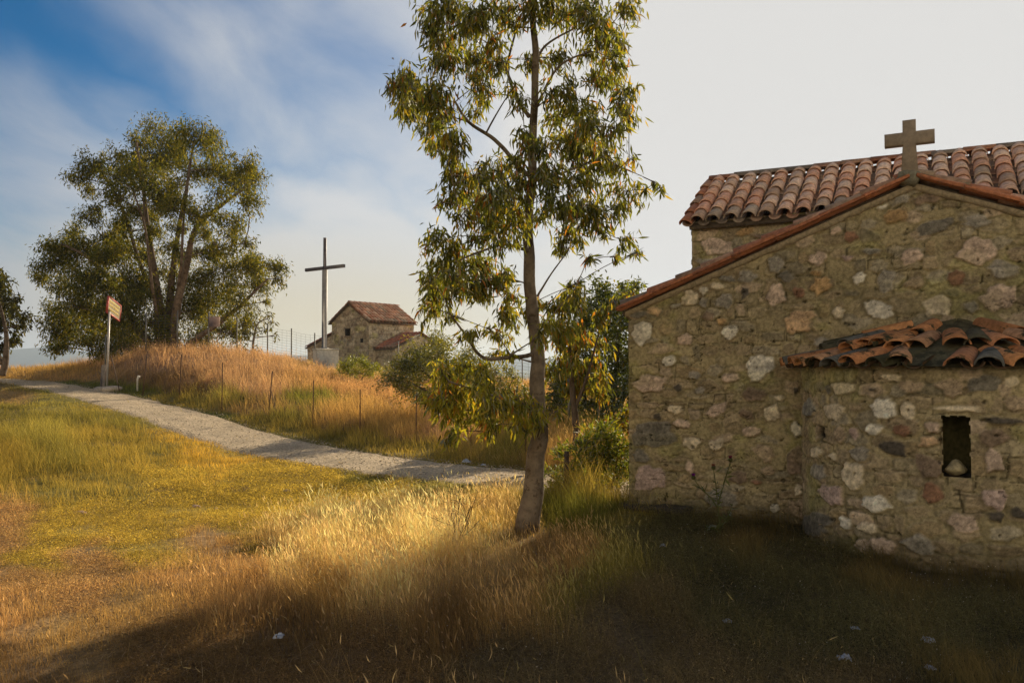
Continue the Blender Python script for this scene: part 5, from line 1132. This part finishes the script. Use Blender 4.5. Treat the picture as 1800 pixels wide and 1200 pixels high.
# ------------------------------------------------------------------ grass: blades placed over the ground, density falling with distance
def blades(P, h, wd, lean, col, colt, lv=3):
    """P base, h height, wd width, lean (n,2) tip offset as fraction of height"""
    n = len(P); a = rng.uniform(0, 2 * np.pi, n); S = np.stack([np.cos(a), np.sin(a), np.zeros(n)], -1)
    rows = []; cols = []
    for k in range(lv + 1):
        t = k / lv; z = t * (1 - .18 * t * np.minimum(1, np.hypot(lean[:, 0], lean[:, 1]) * 1.2)); c = P + np.stack([lean[:, 0] * h * t ** 1.8, lean[:, 1] * h * t ** 1.8, h * z], -1)
        cc = col * (1 - t) + colt * t
        if k < lv:
            w_ = (wd * (1 - .75 * t))[:, None]; rows += [c - S * w_ / 2, c + S * w_ / 2]; cols += [cc, cc]
        else: rows.append(c); cols.append(cc)
    m = 2 * lv + 1; V = np.stack(rows, 1).reshape(-1, 3); C = np.stack(cols, 1).reshape(-1, 3); b = np.arange(n)[:, None] * m
    Q = np.vstack([b + np.array([[2 * k, 2 * k + 1, 2 * k + 3, 2 * k + 2]]) for k in range(lv - 1)]); T = b + np.array([[2 * lv - 2, 2 * lv - 1, 2 * lv]])
    return V, Q, T, C
BIN = {k: [[], [], [], [], 0] for k in ('golden_grass', 'dry_grass', 'green_grass', 'ground_cover', 'hill_grass')}
def push(key, res):
    V, Q, T, C = res; b = BIN[key]; b[0].append(V); b[1].append(Q + b[4]); b[2].append(T + b[4]); b[3].append(C); b[4] += len(V)
bands = [(2.6, 4.5, 5200, .0026), (4.5, 6.5, 4200, .0030), (6.5, 9.5, 2900, .0036), (9.5, 14, 1500, .0050), (14, 20, 700, .0075), (20, 28, 330, .011), (28, 42, 150, .016)]
DENS = 1.0
for (r0, r1, dn, bw) in bands:
    ta = math.tan(math.radians(37)); n = int(dn * DENS * ta * (r1 * r1 - r0 * r0))
    y = np.sqrt(rng.uniform(r0 * r0, r1 * r1, n)); x = rng.uniform(-1, 1, n) * ta * y
    # chapel footprint and path are bare
    du = (x - A0[0]) * U[0] + (y - A0[1]) * U[1]; dw = (x - A0[0]) * W[0] + (y - A0[1]) * W[1]
    inside = ((np.abs(du) < HALF + .02) & (dw > -.0) & (dw < BW1)) | (((du - CU) ** 2 + dw ** 2 < (CR + .01) ** 2) & (dw < .05)) 
    pdd = path_dist(x, y); edge = PHW * (1 + .13 * fbm(x * 1.3, y * 1.3, 55, 3) + .16 * fbm(x * 5, y * 5, 56, 3))
    onp = pdd < edge - .04; 
    bare = fbm(x * 1.4, y * 1.4, 77, 4) > .34
    k_ = ~inside & ~(onp & (rng.random(n) > .006)) & ~(bare & (rng.random(n) < .75) & (y < 12))
    x, y, pdd, edge = x[k_], y[k_], pdd[k_], edge[k_]; n = len(x); z = H(x, y); px, py = project(x, y, z)
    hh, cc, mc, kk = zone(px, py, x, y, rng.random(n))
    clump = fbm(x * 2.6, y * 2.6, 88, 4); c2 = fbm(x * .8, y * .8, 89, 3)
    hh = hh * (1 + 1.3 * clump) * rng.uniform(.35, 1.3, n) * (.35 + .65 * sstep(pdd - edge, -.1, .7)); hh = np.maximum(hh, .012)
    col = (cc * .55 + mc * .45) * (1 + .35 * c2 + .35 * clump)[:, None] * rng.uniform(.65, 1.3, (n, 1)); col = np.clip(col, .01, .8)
    P = np.stack([x, y, z - .005], -1); ws = np.maximum(bw, .0)
    an = rng.normal(size=(n, 2)) * .32 + np.array([-.14, .02]); 
    for kind, key in ((0, 'golden_grass'), (1, 'dry_grass'), (2, 'green_grass'), (4, 'hill_grass')):
        m = kk == kind
        if kind == 0: sel = m & (rng.random(n) < (.75 if r0 > 6 else .8))
        else: sel = m
        if sel.any():
            wq = bw * rng.uniform(.6, 1.3, sel.sum()) * (1.15 if kind == 2 else 1.0)
            tipc = col[sel] * (np.array([1.15, 1.1, 1.0]) if kind != 2 else np.array([1.5, 1.2, 1.0]))
            push(key, blades(P[sel], hh[sel] * (1.0 if kind else .95), wq, an[sel] * (1.0 if kind else .7), col[sel] * .75, tipc, 3 if r0 < 14 else 2))
        # seed heads
        if kind in (0, 1, 4):
            fr = {0: .30, 1: .05, 4: .30}[kind] * (1 if r0 < 14 else .8)
            hd = m & (rng.random(n) < fr) & (hh > .07)
            if hd.any():
                k2 = hd.sum(); hb = hh[hd] * rng.uniform(.95, 1.2, k2); ln_ = an[hd] * (.6 if kind == 0 else .9)
                tip = P[hd] + np.stack([ln_[:, 0] * hb, ln_[:, 1] * hb, hb * .97], -1)
                hl = (.062 if kind == 0 else .035) * rng.uniform(.6, 1.3, k2); hw_ = np.maximum(.0065 if kind == 0 else .009, bw * 1.35) * rng.uniform(.7, 1.2, k2)
                D_ = np.stack([ln_[:, 0] * 1.5 - .1, ln_[:, 1] * 1.5, np.full(k2, .9)], -1)
                hc = np.clip(col[hd] * np.array([1.15, 1.1, 1.1]) + .04, 0, .85)
                push(key, blades(P[hd], hb, np.full(k2, bw * .6), ln_, col[hd] * .8, col[hd], 2))
                push(key, leaves(tip - D_ * .01, D_, rng.normal(size=(k2, 3)), hl, hw_, hc, .25))
    # leafy ground cover: many small leaves lying at low height
    m = (kk == 3); 
    if m.any():
        rep_ = 5; Pm = np.repeat(P[m], rep_, 0); k2 = len(Pm); hm = np.repeat(hh[m], rep_); cm = np.repeat(col[m], rep_, 0) * rng.uniform(.6, 1.35, (k2, 1))
        sp = bw * 9; Pm = Pm + np.stack([rng.normal(size=k2) * sp, rng.normal(size=k2) * sp, hm * rng.random(k2) ** 1.5], -1)
        D_ = rng.normal(size=(k2, 3)); D_[:, 2] = np.abs(D_[:, 2]) * .6
        s_ = bw * rng.uniform(2.2, 6.0, k2)
        push('ground_cover', leaves(Pm, D_, rng.normal(size=(k2, 3)) + np.array([0, 0, 1.2]), s_, s_ * rng.uniform(.18, .5, k2), cm, .2))
        m3 = m & (rng.random(n) < .16) & (y < 14)
        if m3.any():
            k3 = m3.sum(); D3 = rng.normal(size=(k3, 3)); D3[:, 2] = rng.uniform(-.05, .25, k3)
            push('ground_cover', leaves(P[m3] + np.array([0, 0, .012]), D3, np.tile((0, .1, 1.), (k3, 1)), rng.uniform(.04, .13, k3), np.full(k3, bw * .9), np.clip(np.array([.55, .42, .26]) * rng.uniform(.5, 1.2, (k3, 1)), 0, .8), .1))
        m2 = m & (rng.random(n) < .35)
        push('ground_cover', blades(P[m2], np.maximum(hh[m2] * 1.5, .02), np.full(m2.sum(), bw * .8), an[m2] * 2.2, col[m2] * .8, np.clip(col[m2] * 1.25, 0, .8), 2))
GL = {'golden_grass': 'tall golden grass with pale seed heads glowing in the sun in the middle of the field', 'dry_grass': 'dry straw coloured grass over the field and verges', 'green_grass': 'soft green grass on the slope below the path and around the chapel',
      'ground_cover': 'low matted yellow and brown herbs covering the ground', 'hill_grass': 'reddish dry grass with fluffy heads covering the mound'}
for k, b in BIN.items():
    V = np.vstack(b[0]); print(k, len(V))
    o = mesh(k, V, [np.vstack(b[1]), np.vstack(b[2])], M_grass, None, np.vstack(b[3])); setp(o, GL[k], 'grass', None, 'stuff')
# tall single stalks rising out of the foreground and sparse white flecks of flowers
n = 900; y = np.sqrt(rng.uniform(3.2 ** 2, 9 ** 2, n)); x = rng.uniform(-.68, .55, n) * y; du = (x - A0[0]) * U[0] + (y - A0[1]) * U[1]; dw = (x - A0[0]) * W[0] + (y - A0[1]) * W[1]
kp = ~(((np.abs(du) < 3.1) & (dw > -.1)) | ((du - CU) ** 2 + dw ** 2 < 2.2)) & (vnoise(x * 1.1, y * 1.1, 31) > -.08)
x, y = x[kp], y[kp]; n = len(x); P = np.stack([x, y, H(x, y)], -1); h = rng.uniform(.12, .36, n); an = rng.normal(size=(n, 2)) * .4 + [-.1, 0]; c = np.tile((.42, .32, .16), (n, 1)) * rng.uniform(.5, 1.2, (n, 1))
a1 = blades(P, h, np.full(n, .0022), an, c * .7, c, 3); D_ = np.stack([an[:, 0] * 2, an[:, 1] * 2, np.full(n, .6)], -1)
a2 = leaves(P + np.stack([an[:, 0] * h, an[:, 1] * h, h * .92], -1), D_, rng.normal(size=(n, 3)), rng.uniform(.025, .055, n), rng.uniform(.003, .006, n), c * 1.1, .4)
o = mesh('tall_stalks', np.vstack([a1[0], a2[0]]), [np.vstack([a1[1], a2[1] + len(a1[0])]), np.vstack([a1[2], a2[2] + len(a1[0])])], M_grass, None, np.vstack([a1[3], a2[3]])); setp(o, 'scattered tall dry stalks rising from the shaded foreground', 'grass', None, 'stuff')
n = 5200; ti = rng.random(n) ** .8 * (len(PLf) - 1); i0 = ti.astype(int).clip(0, len(PLf) - 2); fr = (ti - i0)[:, None]; c = PLf[i0] * (1 - fr) + PLf[i0 + 1] * fr
sd_ = np.where(rng.random(n) < .45, rng.uniform(-1, 1, n), rng.choice([-1, 1], n) * rng.normal(1.0, .16, n)) * PHW; xy = c + nn[i0] * sd_[:, None]; kp = (xy[:, 1] < 34) & (xy[:, 1] > 8) & (xy[:, 0] < 3); xy = xy[kp]; n = len(xy)
sz = rng.uniform(.006, .018, n); O6 = np.array([[1, 0, 0], [-1, 0, 0], [0, 1, 0], [0, -1, 0], [0, 0, .7], [0, 0, -.7]]); rz = rng.uniform(0, 6.28, n)
Vg = O6[None] * sz[:, None, None] * rng.uniform(.6, 1.4, (n, 6, 1)); Vg = np.stack([Vg[..., 0] * np.cos(rz)[:, None] - Vg[..., 1] * np.sin(rz)[:, None], Vg[..., 0] * np.sin(rz)[:, None] + Vg[..., 1] * np.cos(rz)[:, None], Vg[..., 2]], -1)
Vg = Vg + np.stack([xy[:, 0], xy[:, 1], H(xy[:, 0], xy[:, 1]) + .018], -1)[:, None]
Tg = (np.arange(n)[:, None, None] * 6 + np.array([[0, 2, 4], [2, 1, 4], [1, 3, 4], [3, 0, 4], [2, 0, 5], [1, 2, 5], [3, 1, 5], [0, 3, 5]])[None]).reshape(-1, 3)
o = mesh('loose_gravel', Vg.reshape(-1, 3), [Tg], M_stone, None, np.repeat(np.array([.48, .39, .28]) * rng.uniform(.55, 1.25, (n, 1)), 6, 0)); setp(o, 'loose pebbles scattered on the path and along its edges', 'gravel', None, 'stuff')
n = 1500; y = np.sqrt(rng.uniform(3.4 ** 2, 7.5 ** 2, n)); x = rng.uniform(-.5, .7, n) * y; kp = (vnoise(x * 1.7, y * 1.7, 36) > .0); du = (x - A0[0]) * U[0] + (y - A0[1]) * U[1]; dw = (x - A0[0]) * W[0] + (y - A0[1]) * W[1]; kp &= ~(((np.abs(du) < 3.1) & (dw > -.1)) | ((du - CU) ** 2 + dw ** 2 < 2.0))
x, y = x[kp], y[kp]; n = len(x); P = np.stack([x, y, H(x, y) + rng.uniform(.03, .13, n)], -1)
a2 = leaves(P, rng.normal(size=(n, 3)), rng.normal(size=(n, 3)) + [0, -1, 1], rng.uniform(.005, .012, n), rng.uniform(.005, .009, n), np.tile((.6, .55, .48), (n, 1)) * rng.uniform(.5, 1.1, (n, 1)), .1)
o = mesh('tiny_flowers', a2[0], [a2[1], a2[2]], M_grass, None, a2[3]); setp(o, 'tiny whitish dried flowers dotted through the shaded ground cover', 'flowers', None, 'stuff')

# ------------------------------------------------------------------ air: one even box of haze round the whole scene
M_haze = bpy.data.materials.new('haze'); M_haze.use_nodes = True; t = M_haze.node_tree; t.nodes.clear()
pv = N(t, 'ShaderNodeVolumePrincipled'); pv.inputs['Density'].default_value = 2.0e-4; pv.inputs['Color'].default_value = (.70, .82, 1.0, 1); pv.inputs['Anisotropy'].default_value = .3
ho = t.nodes.new('ShaderNodeOutputMaterial'); t.links.new(pv.outputs[0], ho.inputs['Volume'])
zlo = float(GZ.min()) - 30
ac = Acc(); gb = float(max(abs(gx[0]), gx[-1], abs(gy[0]), gy[-1])) + 60; ac.box([0, 0, (zlo + 110) / 2], [1, 0, 0], [0, 1, 0], [0, 0, 1], gb, gb, (110 - zlo) / 2)
hz = ac.build('haze', M_haze); hz['kind'] = 'stuff'
